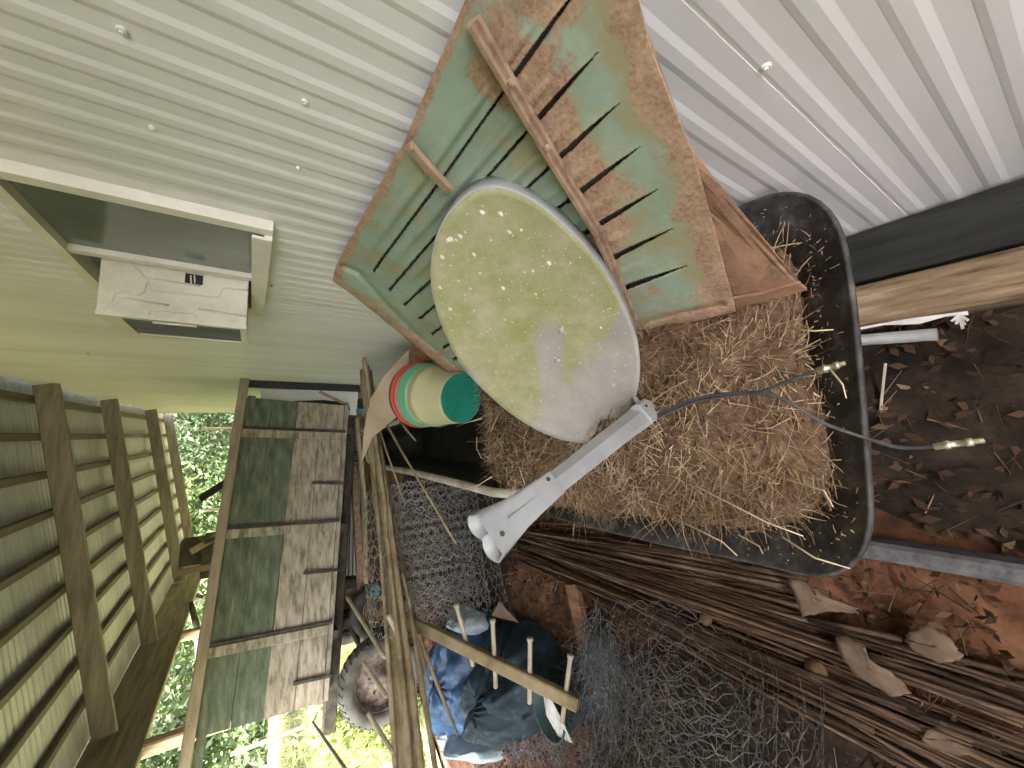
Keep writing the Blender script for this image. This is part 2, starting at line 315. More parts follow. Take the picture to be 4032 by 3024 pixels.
# ------------------------------------------------------------------ mobile home wall (ribbed white siding), window
WX = .60; Y0, Y1, ZB, ZT = -2.4, 13.2, -.03, 3.62
home = thing('mobile_home', (WX+.05, 5.5, 0), 'white mobile home wall of narrow ribbed metal siding with a sliding window', 'house')
def rib_profile(y0, y1):
    pts = [(y0, 0)]
    k0 = int(round((y0-.006)/.075))
    y = k0*.075+.006
    while y < y1-.03:
        if y > y0-.001: pts += [(y+.004, 0), (y+.008, -.0007), (y+.017, -.0023), (y+.036, -.0023), (y+.045, -.0006), (y+.047, 0)]
        y += .075
    pts.append((y1, 0)); return pts
WINY0, WINY1, WINZ0, WINZ1 = 1.262, 2.15, 1.572, 2.13
def siding_panel(y0, y1, z0, z1, k):
    m = MB(); pr = rib_profile(y0, y1); off = -.0025*(k % 2)
    vs_ = [(WX+x+off, y, z) for z in (z0, z1) for y, x in pr]; q = len(pr)
    vs_ += [(WX+x+off+.004, y, z) for z in (z0, z1) for y, x in pr]
    f = [(i, i+1, q+i+1, q+i) for i in range(q-1)]+[(2*q+i+1, 2*q+i, 3*q+i, 3*q+i+1) for i in range(q-1)]
    f += [(0, q, 3*q, 2*q), (q-1, 3*q-1, 4*q-1, 2*q-1)]+[(i, 2*q+i, 2*q+i+1, i+1) for i in range(q-1)]+[(q+i, q+i+1, 3*q+i+1, 3*q+i) for i in range(q-1)]
    m.add(vs_, f); return m.build('siding_panel', siding, home)
yy = Y0; k = 0; seams = [Y0]
while seams[-1] < Y1-.5: seams.append(seams[-1]+.9)
seams[-1] = Y1
# keep the seam seen near the tub at y=.281
sh = .276-min(seams, key=lambda s_: abs(s_-.276)); seams = [s_+sh for s_ in seams]; seams[-1] = Y1
for a, b_ in zip(seams[:-1], seams[1:]):
    cuts = [(a, b_, ZB, ZT)]
    lo, hi = max(a, WINY0), min(b_, WINY1)
    if hi > lo:
        cuts = [(a, b_, ZB, WINZ0), (a, b_, WINZ1, ZT)]
        if a < WINY0-.01: cuts.append((a, WINY0, WINZ0, WINZ1))
        if b_ > WINY1+.01: cuts.append((WINY1, b_, WINZ0, WINZ1))
    for c in cuts: siding_panel(*c, k)
    k += 1
m = MB().box((WX+.03, Y0, .0), (WX+.12, Y1-.02, WINZ0-.06)).box((WX+.03, Y0, WINZ1+.06), (WX+.12, Y1-.02, ZT)).box((WX+.13, Y0, 0), (3.6, Y1-.02, ZT)); m.build('wall_core', dark_gap, home)
m = MB().box((WX-.022, Y1, 0), (WX+.1, Y1+.06, ZT)); m.build('corner_trim', white_metal, home)
win = MB()
fr = .032
win.box((WX-.03, WINY0-.006, WINZ0), (WX+.03, WINY0+fr, WINZ1)).box((WX-.03, WINY1-fr, WINZ0), (WX+.03, WINY1+.006, WINZ1))
win.box((WX-.03, WINY0+fr, WINZ1-fr), (WX+.03, WINY1-fr, WINZ1))
wf = win.build('window', cream_frame, home)
m = MB()
for x0, x1, z0, z1 in ((-.045, .03, 0, .02), (-.045, -.036, .02, .05), (-.016, -.008, .02, .045), (.012, .03, .02, .05)):
    m.box((WX+x0, WINY0+fr, WINZ0+z0), (WX+x1, WINY1-fr, WINZ0+z1))
m.build('sill_track', cream_frame, wf)
YM = 1.735
m = MB().box((WX-.022, YM-.018, WINZ0+.05), (WX+.02, YM+.018, WINZ1-fr)); m.build('meeting_rail', cream_frame, wf)
m = MB().box((WX-.004, WINY0+fr, WINZ0+.046), (WX+.004, YM-.018, WINZ1-fr)); m.build('pane', glass_dark, wf)
m = MB().box((WX+.022, YM+.018, WINZ0+.05), (WX+.028, WINY1-fr, WINZ1-fr)); m.build('pane', glass_dark, wf)
for y, z in ((1.33, 1.60), (2.09, 1.60)):
    MB().box((WX-.034, y, z), (WX-.017, y+.03, z+.018)).build('sash_clip', bar_rust, wf)
for x, y, rr in ((263, 68, .007), (329, 278, .006), (658, 222, .006), (587, 618, .004), (1655, 148, .008), (190, 764, .006), (645, 365, .005), (1175, 90, .005)):
    p = onx(x, y, WX-.006); MB().lathe((WX-.002, p[1], p[2]), (-1, 0, 0), [(.0, rr), (.004, rr), (.005, rr*.85), (.005, rr*.5), (.008, rr*.42), (.008, 0.0005)], 12).build('screw', bar_rust if y == 618 or y == 764 else white_metal, home)

# air conditioner in the far half of the window
AY0, AY1, AZ0, AZ1 = 1.775, 2.085, 1.632, 2.035
pa = ony(530, 710, AY0); AX = float(pa[0])
ac = thing('air_conditioner', ((AX+WX)/2, (AY0+AY1)/2, AZ0), 'pale boxy air conditioner sticking out of the far half of the window', 'air conditioner')
m = MB().box((AX+.012, AY0, AZ0), (WX+.02, AY1, AZ1)); m.build('casing', ac_cream, ac)
def accp(x, y, off=.003): p = ony(x, y, AY0-off); return p
def rib(pts, r_, name='pressed_rib', mm=ac_cream):
    m = MB().tube([accp(*p, 0) for p in pts], r_, 6); m.build(name, mm, ac, True)
rib([(224, 668), (270, 645), (365, 660)], .0045); rib([(428, 668), (532, 684)], .0045); rib([(330, 696), (425, 705)], .0045)
rib([(322, 680), (326, 672), (418, 679), (425, 688)], .003); rib([(222, 655), (240, 652), (248, 635), (275, 630), (292, 640), (312, 630), (318, 612)], .003)
rib([(268, 548), (318, 605), (330, 628), (472, 642), (482, 622), (535, 627)], .004)
rib([(300, 600), (330, 603), (432, 618)], .004)
c = accp(418, 603, .002); m = MB()
m.beam(accp(400, 600), accp(438, 606), .034, .006, up=(0, 1, 0)); ve = m.build('vent_slot', dark_gap, ac)
for x in (412, 420): MB().beam(accp(x, 595, .008), accp(x+1, 612, .008), .004, .004, up=(0, 1, 0)).build('louver', ac_cream, ve)
m = MB()                                            # rear frame and coil
m.box((AX-.002, AY0-.002, AZ0-.002), (AX+.012, AY0+.022, AZ1+.002)).box((AX-.002, AY1-.03, AZ0-.002), (AX+.012, AY1+.002, AZ1+.002))
m.box((AX-.002, AY0+.022, AZ1-.055), (AX+.012, AY1-.03, AZ1+.002)).box((AX-.002, AY0+.022, AZ0-.002), (AX+.012, AY1-.03, AZ0+.018)); m.build('rear_frame', ac_cream, ac)
m = MB(); q = 40
for i in range(q):
    y = AY0+.023+(AY1-AY0-.055)*i/q; m.box((AX+.003, y, AZ0+.019), (AX+.011, y+.003, AZ1-.056))
g = m.build('coil_fins', fins, ac); tag(g, kind='stuff')

# ------------------------------------------------------------------ open shed roof
def rz(x): return 3.30+.19*(x-.6)                   # underside of the rafters
EX = -3.2
shed = thing('open_shed', (-1.3, 6, 0), 'open sided lean-to roof of brown rafters, purlins and pale sheets on timber posts', 'shed')
RY = [-2.3, -.2, 1.9, 4.1, 6.35, 8.65, 11.8, 14.0]
for y in RY: MB().beam((.585, y, rz(.585)+.18), (EX, y, rz(EX)+.18), .05, .20).build('rafter', rafter_wood, shed)
RB0, RB1 = -2.4, 14.4
x = .42; k = 0
while x > EX:
    m = MB().beam((x, RB0, rz(x)+.283+.03), (x, RB1, rz(x)+.283+.03), .08, .055); m.build('purlin', purlin_wood, shed); x -= .405
    k += 1
y = RB0-.1
while y < RB1:
    m = MB(); v = []; w = .9; prof = []
    for i in range(9):
        yy = y+w*i/9; prof += [(yy, 0), (yy+.035, 0), (yy+.045, .007), (yy+.07, .007), (yy+.08, 0)]
    prof.append((y+w+.02, 0)); q = len(prof)
    for X_ in (.62, EX-.18):
        v += [(X_, a, rz(X_)+.343+h+(.003 if int(y*10) % 2 else 0)) for a, h in prof]
    v += [(p[0], p[1], p[2]+.002) for p in v]
    m.add(v, [(i, i+1, q+i+1, q+i) for i in range(q-1)]+[(2*q+i+1, 2*q+i, 3*q+i, 3*q+i+1) for i in range(q-1)])
    m.build('roof_sheet', roof_metal, shed); y += w
m = MB().beam((EX-.06, RB0, rz(EX)+.16), (EX-.06, RB1, rz(EX)+.16), .03, .32); m.build('fascia_board', fascia_wood, shed)
m = MB().beam((EX+.06, RB0, rz(EX)-.12), (EX+.06, RB1, rz(EX)-.12), .09, .20); m.build('eave_beam', fascia_wood, shed)
for y in (1.2, 5.75, 8.45, 11.6, 13.9):
    MB().beam((EX+.06, y, -.05), (EX+.06, y, rz(EX)-.22), .13, .13, up=(0, 1, 0)).build('post', post_wood, shed)
for k in range(11):  # unseen boards, added to block low light from the left
    MB().beam((EX-.02, -2.4, .09+.172*k), (EX-.02, 1.75, .09+.172*k), .025, .165).build('blocker_board', rafter_wood, shed)
for k in range(10):  # unseen boards behind the camera, added to shade the near ground
    MB().beam((EX+.1, -1.5, .09+.172*k), (.55, -1.5, .09+.172*k), .025, .165).build('blocker_board', rafter_wood, shed)
MB().beam((EX+.06, 11.6, 1.75), (EX+.9, 11.75, rz(EX+.9)-.02), .08, .09).build('brace', post_wood, shed)

# ------------------------------------------------------------------ base of the wall: black rail, timber, pipe, torn wrap
def strip(name, mm, xys, z, h, label, cat):
    """long box along Y from the picture points of its two long edges"""
    x0 = float(onz(*xys[0], z)[0]); x1 = float(onz(*xys[1], z)[0]); a, b_ = sorted((x0, x1)); b_ = .588 if name == 'base_rail' else b_
    m = MB().beam(((a+b_)/2, -1.6, z-h/2), ((a+b_)/2, xys[2], z-h/2), b_-a, h, bev=.06); o = m.build(name, mm); return tag(o, label, cat)
strip('base_rail', black_rail, [(1830, 512), (1833, 617), 3.4], .045, .06, 'black rail along the foot of the white siding', 'rail')
strip('timber_beam', timber, [(1833, 622), (1838, 708), 2.6], .10, .13, 'knotty pale brown timber lying along the black rail', 'timber')
m = MB(); z = .085
tp = [onz(1838, 697, z), onz(1960, 688, z), onz(2090, 672, z), onz(2092, 680, z), onz(2040, 684, z), onz(1985, 700, z), onz(1910, 702, z), onz(1838, 716, z)]
m.sheet(tp, (0, 0, 1), .003)
for dx, dy in ((12, 22), (-6, 20), (-16, 14), (20, 12), (8, 30)):
    a, b_ = onz(2072, 680, z+.004), onz(2072+dx, 680+dy, z+.02); m.beam(a, b_, .006, .002)
tag(m.build('torn_wrap', torn_white), 'torn white wrapping strip along the lower edge of the timber', 'wrapper')
a, b_ = onz(1842, 736, .05), onz(2025, 722, .05)
m = MB().tube([a+(a-b_)*2.5, b_], .017, 12)
tag(m.build('grey_pipe', pvc, smooth=True), 'short grey pipe lying beside the timber', 'pipe')
a, b_ = onz(1868, 1180, .05), onz(2212, 1236, .05); d = b_-a
MBm = MB().beam(a-d*6, b_+d*6, .05, .09, bev=.2)
tag(MBm.build('edging_strip', concrete), 'rough grey edging strip on the red clay beside the tub', 'edging')

# ------------------------------------------------------------------ black tub with the hay heap
rim = [(1500, 400), (1600, 424), (1680, 413), (1740, 418), (1785, 446), (1812, 492), (1822, 540), (1838, 640), (1852, 780), (1864, 940), (1876, 1080), (1878, 1140), (1866, 1192), (1838, 1228), (1795, 1250), (1740, 1243), (1640, 1216), (1450, 1178), (1300, 1142), (1180, 1112), (1120, 1096)]
ZR = .55
R2 = [onz(*p, ZR) for p in rim]
far = [np.array([-.33, 1.62, ZR]), np.array([-.2, 1.74, ZR]), np.array([.1, 1.78, ZR]), np.array([.38, 1.74, ZR]), np.array([.5, 1.62, ZR]), np.array([.53, 1.3, ZR]), np.array([.545, .8, ZR])]
loop = R2+far
for p in loop: p[0] = min(p[0], .57)
L_ = np.array(loop)
LP = smooth_loop(L_); cen = np.array([.08, .95, 0])
def ring(sc, z, inset=0):
    P = LP.copy(); d = P[:, :2]-cen[:2]; ln = np.linalg.norm(d, axis=1, keepdims=True)
    P[:, :2] = cen[:2]+d*sc*(ln-inset)/ln; P[:, 2] = z; return P
tub = thing('plastic_tub', (.08, .95, 0), 'big black plastic tub with rounded corners holding the hay', 'tub')
rings = [ring(.80, .02), ring(.97, ZR-.03), ring(1.0, ZR-.016, -.006), ring(1.0, ZR-.003, -.007), ring(1.0, ZR+.002, -.003), ring(1.0, ZR, .002), ring(1.0, ZR-.006, .007), ring(1.0, ZR-.055, .085), ring(.9, ZR-.13, .10), ring(.75, .10, .06)]
n_ = len(LP); V = np.vstack(rings); F = np.array([(i*n_+j, i*n_+(j+1) % n_, (i+1)*n_+(j+1) % n_, (i+1)*n_+j) for i in range(len(rings)-1) for j in range(n_)])
fast('shell', V, F, None, tub_black, tub, True)
m = MB(); m.add(ring(.75, .10, .06), [tuple(range(n_))]); m.build('floor', tub_black, tub)
# hay heap
hb = [(1040, 845), (1046, 930), (1060, 1040), (1110, 1085), (1180, 1098), (1300, 1112), (1450, 1130), (1600, 1150), (1700, 1142), (1760, 1100), (1806, 1030), (1800, 950), (1780, 900), (1740, 810), (1712, 720), (1705, 610), (1690, 520), (1600, 500), (1560, 560)]
HB = [onz(*p, ZR-.03) for p in hb]+[np.array([.50, .9, ZR]), np.array([.50, 1.5, ZR]), np.array([.38, 1.95, ZR+.05])]
HB[0] = onz(1040, 845, .60); HL = smooth_loop(np.array(HB), 110); hc = np.array([.12, .85, 0])
def hay_h(t, x, y): return .13*(1-t**2.6)+.018*np.sin(x*17+y*9)*np.cos(y*14-x*6)*(1-t**4)+.012*np.sin(x*41)*np.sin(y*37)
rings = []; nr = 26
for i in range(nr+1):
    t = i/nr; P = hc+(HL-hc)*t; P[:, 2] = HL[:, 2]*t+(ZR+.0)*(1-t)+hay_h(t, P[:, 0], P[:, 1])-(.05 if i == nr else 0); rings.append(P)
skirt = HL.copy(); skirt[:, :2] = hc[:2]+(HL[:, :2]-hc[:2])*.97; skirt[:, 2] = .2; rings.append(skirt)
n_ = len(HL); V = np.vstack(rings); F = np.array([(i*n_+j, i*n_+(j+1) % n_, (i+1)*n_+(j+1) % n_, (i+1)*n_+j) for i in range(len(rings)-1) for j in range(n_)])
heap = thing('hay_heap', (.12, .85, .5), 'heap of dry brown hay filling the black tub', 'hay')
fast('hay_core', V, F, None, hay_under, heap, True)
n = 17000
ti = np.sqrt(rng.uniform(0, 1, n)); ti[: n//8] = rng.uniform(.88, 1.03, n//8); ji = rng.integers(0, n_, n); P = hc+(HL[ji]-hc)*ti[:, None]; P[:, :2] += rng.normal(0, .014, (n, 2))
P[:, 2] = HL[ji, 2]*ti+ZR*(1-ti)+hay_h(np.minimum(ti, 1), P[:, 0], P[:, 1])-.012-.05*np.clip((ti-.9)*10, 0, 1)+rng.uniform(-.006, .012, n)
az = rng.normal(0, .9, n)+2.6*np.sin(P[:, 0]*9+1.7*np.cos(P[:, 1]*7))+1.9*np.cos(P[:, 1]*8+P[:, 0]*3)+np.where(rng.uniform(0, 1, n) < .3, rng.uniform(0, 6.28, n), 0); el = rng.normal(.16, .26, n)
D = np.stack([np.cos(az)*np.cos(el), np.sin(az)*np.cos(el), np.sin(el)], 1)
out = HL[ji]-hc; out[:, 2] = 0; D[:, :2] -= (ti > .93)[:, None]*out[:, :2]*rng.uniform(-.6, 1.2, n)[:, None]
ln = rng.uniform(.03, .085, n)*np.where(rng.uniform(0, 1, n) < .07, 1.8, 1); rad = rng.uniform(.0008, .0023, n)
V, F, vv = strands(P, D, ln, rad, rng.normal(0, .5, n), 3, 3, np.clip(rng.beta(1.4, 1.6, n)*(.80+.35*np.sin(P[:, 0]*11+np.cos(P[:, 1]*9)*2)*np.cos(P[:, 1]*10)), 0, 1))
tag(fast('hay_strand', V, F, vv, straw, heap), kind='stuff')
q_ = rng.integers(0, len(LP), 900); fi = ring(1.0, ZR-.012, .014); fo = ring(1.0, ZR-.055, .085); w_ = rng.uniform(0, 1, (900, 1))**1.4; P = fo[q_]*(1-w_)+fi[q_]*w_+np.array([0, 0, .0015])+rng.normal(0, .006, (900, 3))*np.array([1, 1, 0])
sel = (P[:, 1] < .6) | (P[:, 0] < -.2) | (P[:, 0] > .4); P = P[sel]; k_ = len(P)
V, F, vv = strands(P, np.stack([rng.normal(size=k_), rng.normal(size=k_), rng.normal(0, .15, k_)], 1), np.exp(rng.normal(-5.0, .75, k_)), rng.uniform(.0006, .0012, k_), rng.normal(0, .3, k_), 2, 3, rng.uniform(.4, 1, k_))
tag(fast('chaff', V, F, vv, straw, heap), kind='stuff')
# a few long single straws over the tub edge and the end of the heap
stalks = [((1474, 1035), (1660, 1130), (1735, 1158)), ((1595, 1155), (1640, 1180), (1648, 1196)), ((1480, 1130), (1560, 1170), (1592, 1200)), ((1700, 1035), (1780, 1060), (1800, 1095)),
          ((1690, 1160), (1760, 1205), (1836, 1228)), ((1700, 710), (1760, 715), (1800, 712)), ((1040, 905), (1010, 912), (985, 922)), ((1082, 888), (1072, 905), (1060, 932)), ((1030, 945), (1030, 970), (1040, 990)),
          ((1100, 960), (1118, 1000), (1135, 1050)), ((1062, 1030), (1030, 1050), (980, 1062)), ((1490, 790), (1560, 845), (1610, 850)), ((1795, 800), (1820, 830), (1828, 860))]
for s_ in stalks:
    P = [onz(q[0], q[1], .60+.02*i) for i, q in enumerate(s_)]
    o = MB().tube(P, [.0022, .0018, .0010], 5, var=.97).build('straw_stalk', straw, heap, True)

# ------------------------------------------------------------------ rusty green louvred panel leaning on the wall
pa_, pb_, pc_ = onx(725, 575, .545), onx(1005, 0, .545), onz(1590, 670, .63)
FN = unit(np.cross(pb_-pa_, pc_-pa_)); FN = FN if FN[0] < 0 else -FN
FP = lambda x, y, h=0: onpl(x, y, pa_+FN*h, FN)
poly = [(1078, -150), (1005, 0), (868, 318), (846, 352), (725, 575), (719, 605), (760, 634), (830, 690), (930, 772), (1000, 830), (1022, 815), (1120, 800), (1250, 760), (1380, 722), (1590, 671), (1545, 500), (1500, 333), (1450, 215), (1410, 110), (1380, 0), (1340, -150)]
PA = np.array(poly, float)
def inside(x, y, Q):
    c = np.zeros(x.shape, bool); k = len(Q)
    for i in range(k):
        x0, y0 = Q[i]; x1, y1 = Q[(i+1) % k]
        hit = ((y0 > y) != (y1 > y)) & (x < (x1-x0)*(y-y0)/(y1-y0+1e-12)+x0); c ^= hit
    return c
def seg_d(x, y, pts):
    """distance to a polyline, and place along it 0..1"""
    best = np.full(x.shape, 1e9); side = np.zeros(x.shape); par = np.zeros(x.shape); tot = sum(math.dist(pts[i], pts[i+1]) for i in range(len(pts)-1)); acc = 0
    for (ax_, ay_), (bx_, by_) in zip(pts[:-1], pts[1:]):
        l = math.hypot(bx_-ax_, by_-ay_); tx, ty = (bx_-ax_)/l, (by_-ay_)/l
        t = np.clip((x-ax_)*tx+(y-ay_)*ty, 0, l); dx, dy = x-ax_-tx*t, y-ay_-ty*t; d = np.hypot(dx, dy); w = d < best
        side = np.where(w, tx*(y-ay_)-ty*(x-ax_), side); par = np.where(w, (acc+t)/tot, par); best = np.where(w, d, best); acc += l
    return best, side, par
slots = [[(1262, -45), (1230, 0), (1117, 157), (1100, 182), (954, 387), (830, 553), (806, 588)], [(1294, 108), (1170, 248), (1040, 397), (904, 553), (840, 628)], [(1342, 217), (1217, 332), (1132, 412), (930, 606), (872, 660)],
         [(1385, 313), (1260, 408), (1200, 453), (940, 660), (904, 690)], [(1424, 405), (1300, 480), (1257, 507), (957, 703), (932, 722)], [(1457, 490), (1337, 549), (975, 740), (955, 752)], [(1485, 572), (1365, 615), (1000, 765), (978, 776)]]
crease = [(742, 572), (778, 588), (830, 650), (900, 722), (1000, 802), (1030, 820)]
brace = [(1020, 45), (1100, 182), (1195, 345), (1290, 500), (1368, 690)]
step = 2.5
xs = np.arange(712, 1600, step); ys = np.arange(-156, 840, step); GXp, GYp = np.meshgrid(xs, ys)
Hh = np.zeros(GXp.shape); hole = np.zeros(GXp.shape, bool)
for s_ in slots:
    d, sd_, t = seg_d(GXp, GYp, s_)
    wdt = np.where(t < .28, 1.2+3.2*np.sin(np.clip(t/.28, 0, 1)*math.pi*.62), 3.0)
    hole |= (d < wdt) & (t > .004) & (t < .995)
    Hh += np.where(sd_ > 0, 1, -.6)*.0075*np.exp(-d/16)*np.clip(t/.15, 0, 1)*np.clip((1-t)/.05, 0, 1)              # lip lifted on one side of each slot
    Hh += .009*np.exp(-((np.where(sd_ > 0, d, 99)-34)/9)**2)*np.clip((t-.12)/.25, 0, 1)*np.clip((.97-t)/.1, 0, 1)  # pressed ridge between the slots
dc, sc_, tcx = seg_d(GXp, GYp, crease)
Hh += np.where(sc_ > 0, .010*np.clip(dc/25, 0, 1), 0)-.012*np.exp(-(dc/5)**2)
db_, _, _ = seg_d(GXp, GYp, [(1370, 700), (1480, 672), (1562, 654)]); Hh -= .010*np.exp(-(db_/5)**2)
def grow(mask): return mask
cx_, cy_ = GXp+step/2, GYp+step/2
ins = inside(cx_, cy_, PA)
hd = np.zeros(GXp.shape, bool)
for s_ in slots:
    d, _, t = seg_d(cx_, cy_, s_); wdt = np.where(t < .33, .9+5.4*np.sin(np.clip(t/.33, 0, 1)*math.pi*.58), 2.9); wdt = np.where((t < .45) & (t >= .33), 3.4, wdt); hd |= (d < wdt) & (t > .003) & (t < .997)
cell = ins & ~hd; cell[-1] = False; cell[:, -1] = False
# snap border nodes onto the outline
ed, _, _ = seg_d(GXp, GYp, poly+[poly[0]])
SX, SY = GXp.copy(), GYp.copy()
for i, j in zip(*np.where(ed < step*1.01)):
    bx_, by_, bd_ = 0, 0, 9e9
    for q in range(len(poly)):
        a = PA[q]; c = PA[(q+1) % len(poly)]; ab = c-a; t = np.clip(((GXp[i, j]-a[0])*ab[0]+(GYp[i, j]-a[1])*ab[1])/(ab @ ab), 0, 1); pt = a+ab*t; d = math.hypot(pt[0]-GXp[i, j], pt[1]-GYp[i, j])
        if d < bd_: bx_, by_, bd_ = pt[0], pt[1], d
    touching = cell[max(0, i-1):i+1, max(0, j-1):j+1]
    if touching.any() and not touching.all(): SX[i, j], SY[i, j] = bx_, by_
# rust weight: edges, the band under the brace and the right hand border are bare
dbr, sbr, tbr = seg_d(GXp, GYp, brace); dr, _, _ = seg_d(GXp, GYp, [(1340, -150), (1380, 0), (1410, 110), (1500, 333), (1590, 671)]); dl, _, _ = seg_d(GXp, GYp, [(1078, -150), (1005, 0), (868, 318), (725, 575), (720, 605), (830, 690), (1000, 830)])
rust = .27+.62*np.exp(-(dr/60)**2)+.58*np.exp(-(dl/17)**2)+.62*np.exp(-((dbr-42)/52)**2)*(sbr < 0)*np.exp(-((tbr-.42)/.38)**2)+.42*np.exp(-((GXp-1080)/60)**2-((GYp-150)/60)**2)+.30*np.exp(-((GXp-1400)/50)**2-((GYp-220)/90)**2)-.12*np.exp(-((GXp-950)/120)**2-((GYp-430)/120)**2)
rust += .34*np.exp(-((GXp-1190)/90)**2-((GYp-10)/60)**2)+.35*np.exp(-((GYp-(720-(GXp-1380)*.24))/18)**2)*(GXp > 1340)
vid = -np.ones(GXp.shape, int); used = np.zeros(GXp.shape, bool)
for di in (0, 1):
    for dj in (0, 1): used[di:, dj:] |= cell[:cell.shape[0]-di, :cell.shape[1]-dj]
II = np.argwhere(used); vid[used] = np.arange(len(II))
V = np.array([FP(SX[i, j], SY[i, j], Hh[i, j]) for i, j in II]); rv = rust[used]
Fq = np.array([(vid[i, j], vid[i, j+1], vid[i+1, j+1], vid[i+1, j]) for i, j in np.argwhere(cell)])
panel = thing('louvred_panel', (float(pc_[0]), 1.0, .6), 'large rusty green slotted metal panel leaning on the white siding behind the dish', 'metal panel')
sh_ = fast('sheet', V, Fq, rv, panel_paint, panel, True)
md = sh_.modifiers.new('thick', 'SOLIDIFY'); md.thickness = .003; md.offset = -1
bk_ = np.array([(1290, -140), (1060, -140), (1015, 10), (885, 310), (745, 565), (850, 670), (1000, 800), (1360, 706), (1555, 655), (1500, 400), (1380, 30)], float)
mbk = MB().sheet([FP(x, y, -.014) for x, y in bk_], FN, .002); mbk.build('backing_sheet', iron_dark, panel)
bp_ = [FP(*p, .020) for p in ((1020, 45), (1100, 182), (1195, 345), (1290, 500), (1368, 690))]
for a, c in zip(bp_[:-1], bp_[1:]): pass
def flatbar(pts, w, h, name):
    pts = [np.array(p) for p in pts]; m = MB(); prof = [(-w/2, -h/2), (w/2, -h/2), (w/2, h/2), (-w/2, h/2)]; vs_ = []
    for i, p in enumerate(pts):
        d = unit(pts[min(i+1, len(pts)-1)]-pts[max(i-1, 0)]); s2 = unit(np.cross(d, FN)); vs_ += [p+s2*x+FN*y for x, y in prof]
    k = len(pts); m.add(vs_, [(i*4+j, i*4+(j+1) % 4, (i+1)*4+(j+1) % 4, (i+1)*4+j) for i in range(k-1) for j in range(4)]+[(3, 2, 1, 0), tuple(range(4*k-4, 4*k))])
    return m.build(name, bar_rust, panel)
flatbar(bp_, .022, .010, 'cross_bar'); flatbar([p+FN*.009 for p in bp_], .007, .010, 'cross_bar_web')
flatbar([FP(882, 312, .014), FP(925, 362, .02), FP(972, 412, .024)], .018, .012, 'short_bar')
for x, y in ((1105, 178), (1182, 318), (890, 318), (1320, 590)):
    MB().lathe(FP(x, y, .034 if x > 1000 else .022), FN, [(0, .006), (.004, .006), (.006, .003), (.006, .0004)], 8).build('rivet', bar_rust, panel)
# the second rusted sheet below it
q = [(1300, -140), (1385, 40), (1485, 318), (1560, 405), (1650, 515), (1740, 625), (1660, 648), (1560, 668), (1440, 600), (1380, 300)]
FPb = lambda x, y, h=0: onpl(x, y, pa_-FN*(.035-h), FN)
c0 = (1520, 450); m = MB(); ctr = FPb(*c0); k = len(q); nsub = 6
vs_ = [ctr]; vr = [.5]
for t in range(1, nsub+1):
    for i in range(k):
        x_, y_ = c0[0]+(q[i][0]-c0[0])*t/nsub, c0[1]+(q[i][1]-c0[1])*t/nsub; vs_.append(FPb(x_, y_, .004*math.sin(x_*.05)*math.cos(y_*.06))); vr.append(.25+.3*(t/nsub))
fs = [(0, 1+i, 1+(i+1) % k) for i in range(k)]+[(1+(t-1)*k+i, 1+t*k+i, 1+t*k+(i+1) % k, 1+(t-1)*k+(i+1) % k) for t in range(1, nsub) for i in range(k)]
m.v = [tuple(p) for p in vs_]; m.f = fs; m.var = vr
m.sheet([FPb(1740, 625), FPb(1660, 648), FPb(1560, 668), FPb(1552, 650, .012), FPb(1650, 634, .012), FPb(1722, 612, .004)], FN, .003); m.var += [.3]*(len(m.v)-len(m.var))
o = m.build('rusty_sheet', panel_rust); tag(o, 'bare rusty metal sheet tucked under the green slotted panel', 'metal sheet')
md = o.modifiers.new('thick', 'SOLIDIFY'); md.thickness = .003

# ------------------------------------------------------------------ satellite dish
dB, dT = onz(1372, 868, .685), onpl(962, 488, pa_+FN*.09, FN)
dn0 = unit(np.array([-.62, -.42, .66])); up_ = unit(dT-dB); DN = unit(dn0-up_*(dn0 @ up_)); DS = np.cross(up_, DN); DC = (dB+dT)/2
outl = [(1060, 399), (1090, 403), (1130, 420), (1170, 446), (1215, 482), (1260, 528), (1300, 578), (1340, 644), (1365, 700), (1380, 752), (1383, 800), (1376, 850), (1350, 905), (1318, 936), (1285, 954), (1250, 957), (1200, 946), (1150, 923), (1100, 890), (1050, 847), (1005, 800), (975, 750), (950, 690), (935, 640), (929, 588), (935, 535), (950, 490), (975, 450), (1010, 417), (1035, 404)]
O2 = np.array([[(onpl(x, y, DC, DN)-DC) @ DS, (onpl(x, y, DC, DN)-DC) @ up_] for x, y in outl]); O2 = smooth_loop(O2, 96); oc = O2.mean(0); DC = DC+DS*oc[0]+up_*oc[1]; O2 = O2-oc
dish = thing('satellite_dish', tuple(map(float, dB)), 'mossy grey satellite dish with an empty feed arm lying on the hay', 'satellite dish')
nr = 26; dv = []; dvar = []; dep = .045
def moss(x, y):
    """moss spreads over the upper part, the lower lip and one bay stay bare grey"""
    return .86-.95*np.exp(-((y+.30)/.10)**2)*(1 if abs(x) < .4 else 1)
for i in range(nr+1):
    t = i/nr
    for a, c in O2*t:
        p = DC+DS*a+up_*c-DN*dep*(1-t*t); dv.append(p)
        gx_ = (p-CAM); cc = M.T @ gx_; px_, py_ = (2016-cc[1]/-cc[2]*FPX)/KD, (1512-cc[0]/-cc[2]*FPX)/KD    # place on the dish named by the photograph
        w = .95-.9*np.clip((0.74*(px_-1160)+.67*(py_-680)-105)/85, 0, 1)-.95*math.exp(-((px_-1185)/34)**2-((py_-765)/90)**2)-.7*math.exp(-((px_-1010)/45)**2-((py_-830)/60)**2)
        w -= .6*math.exp(-((px_-1360)/26)**2); w += .25*math.exp(-((px_-1110)/50)**2-((py_-770)/60)**2)
        dvar.append(w)
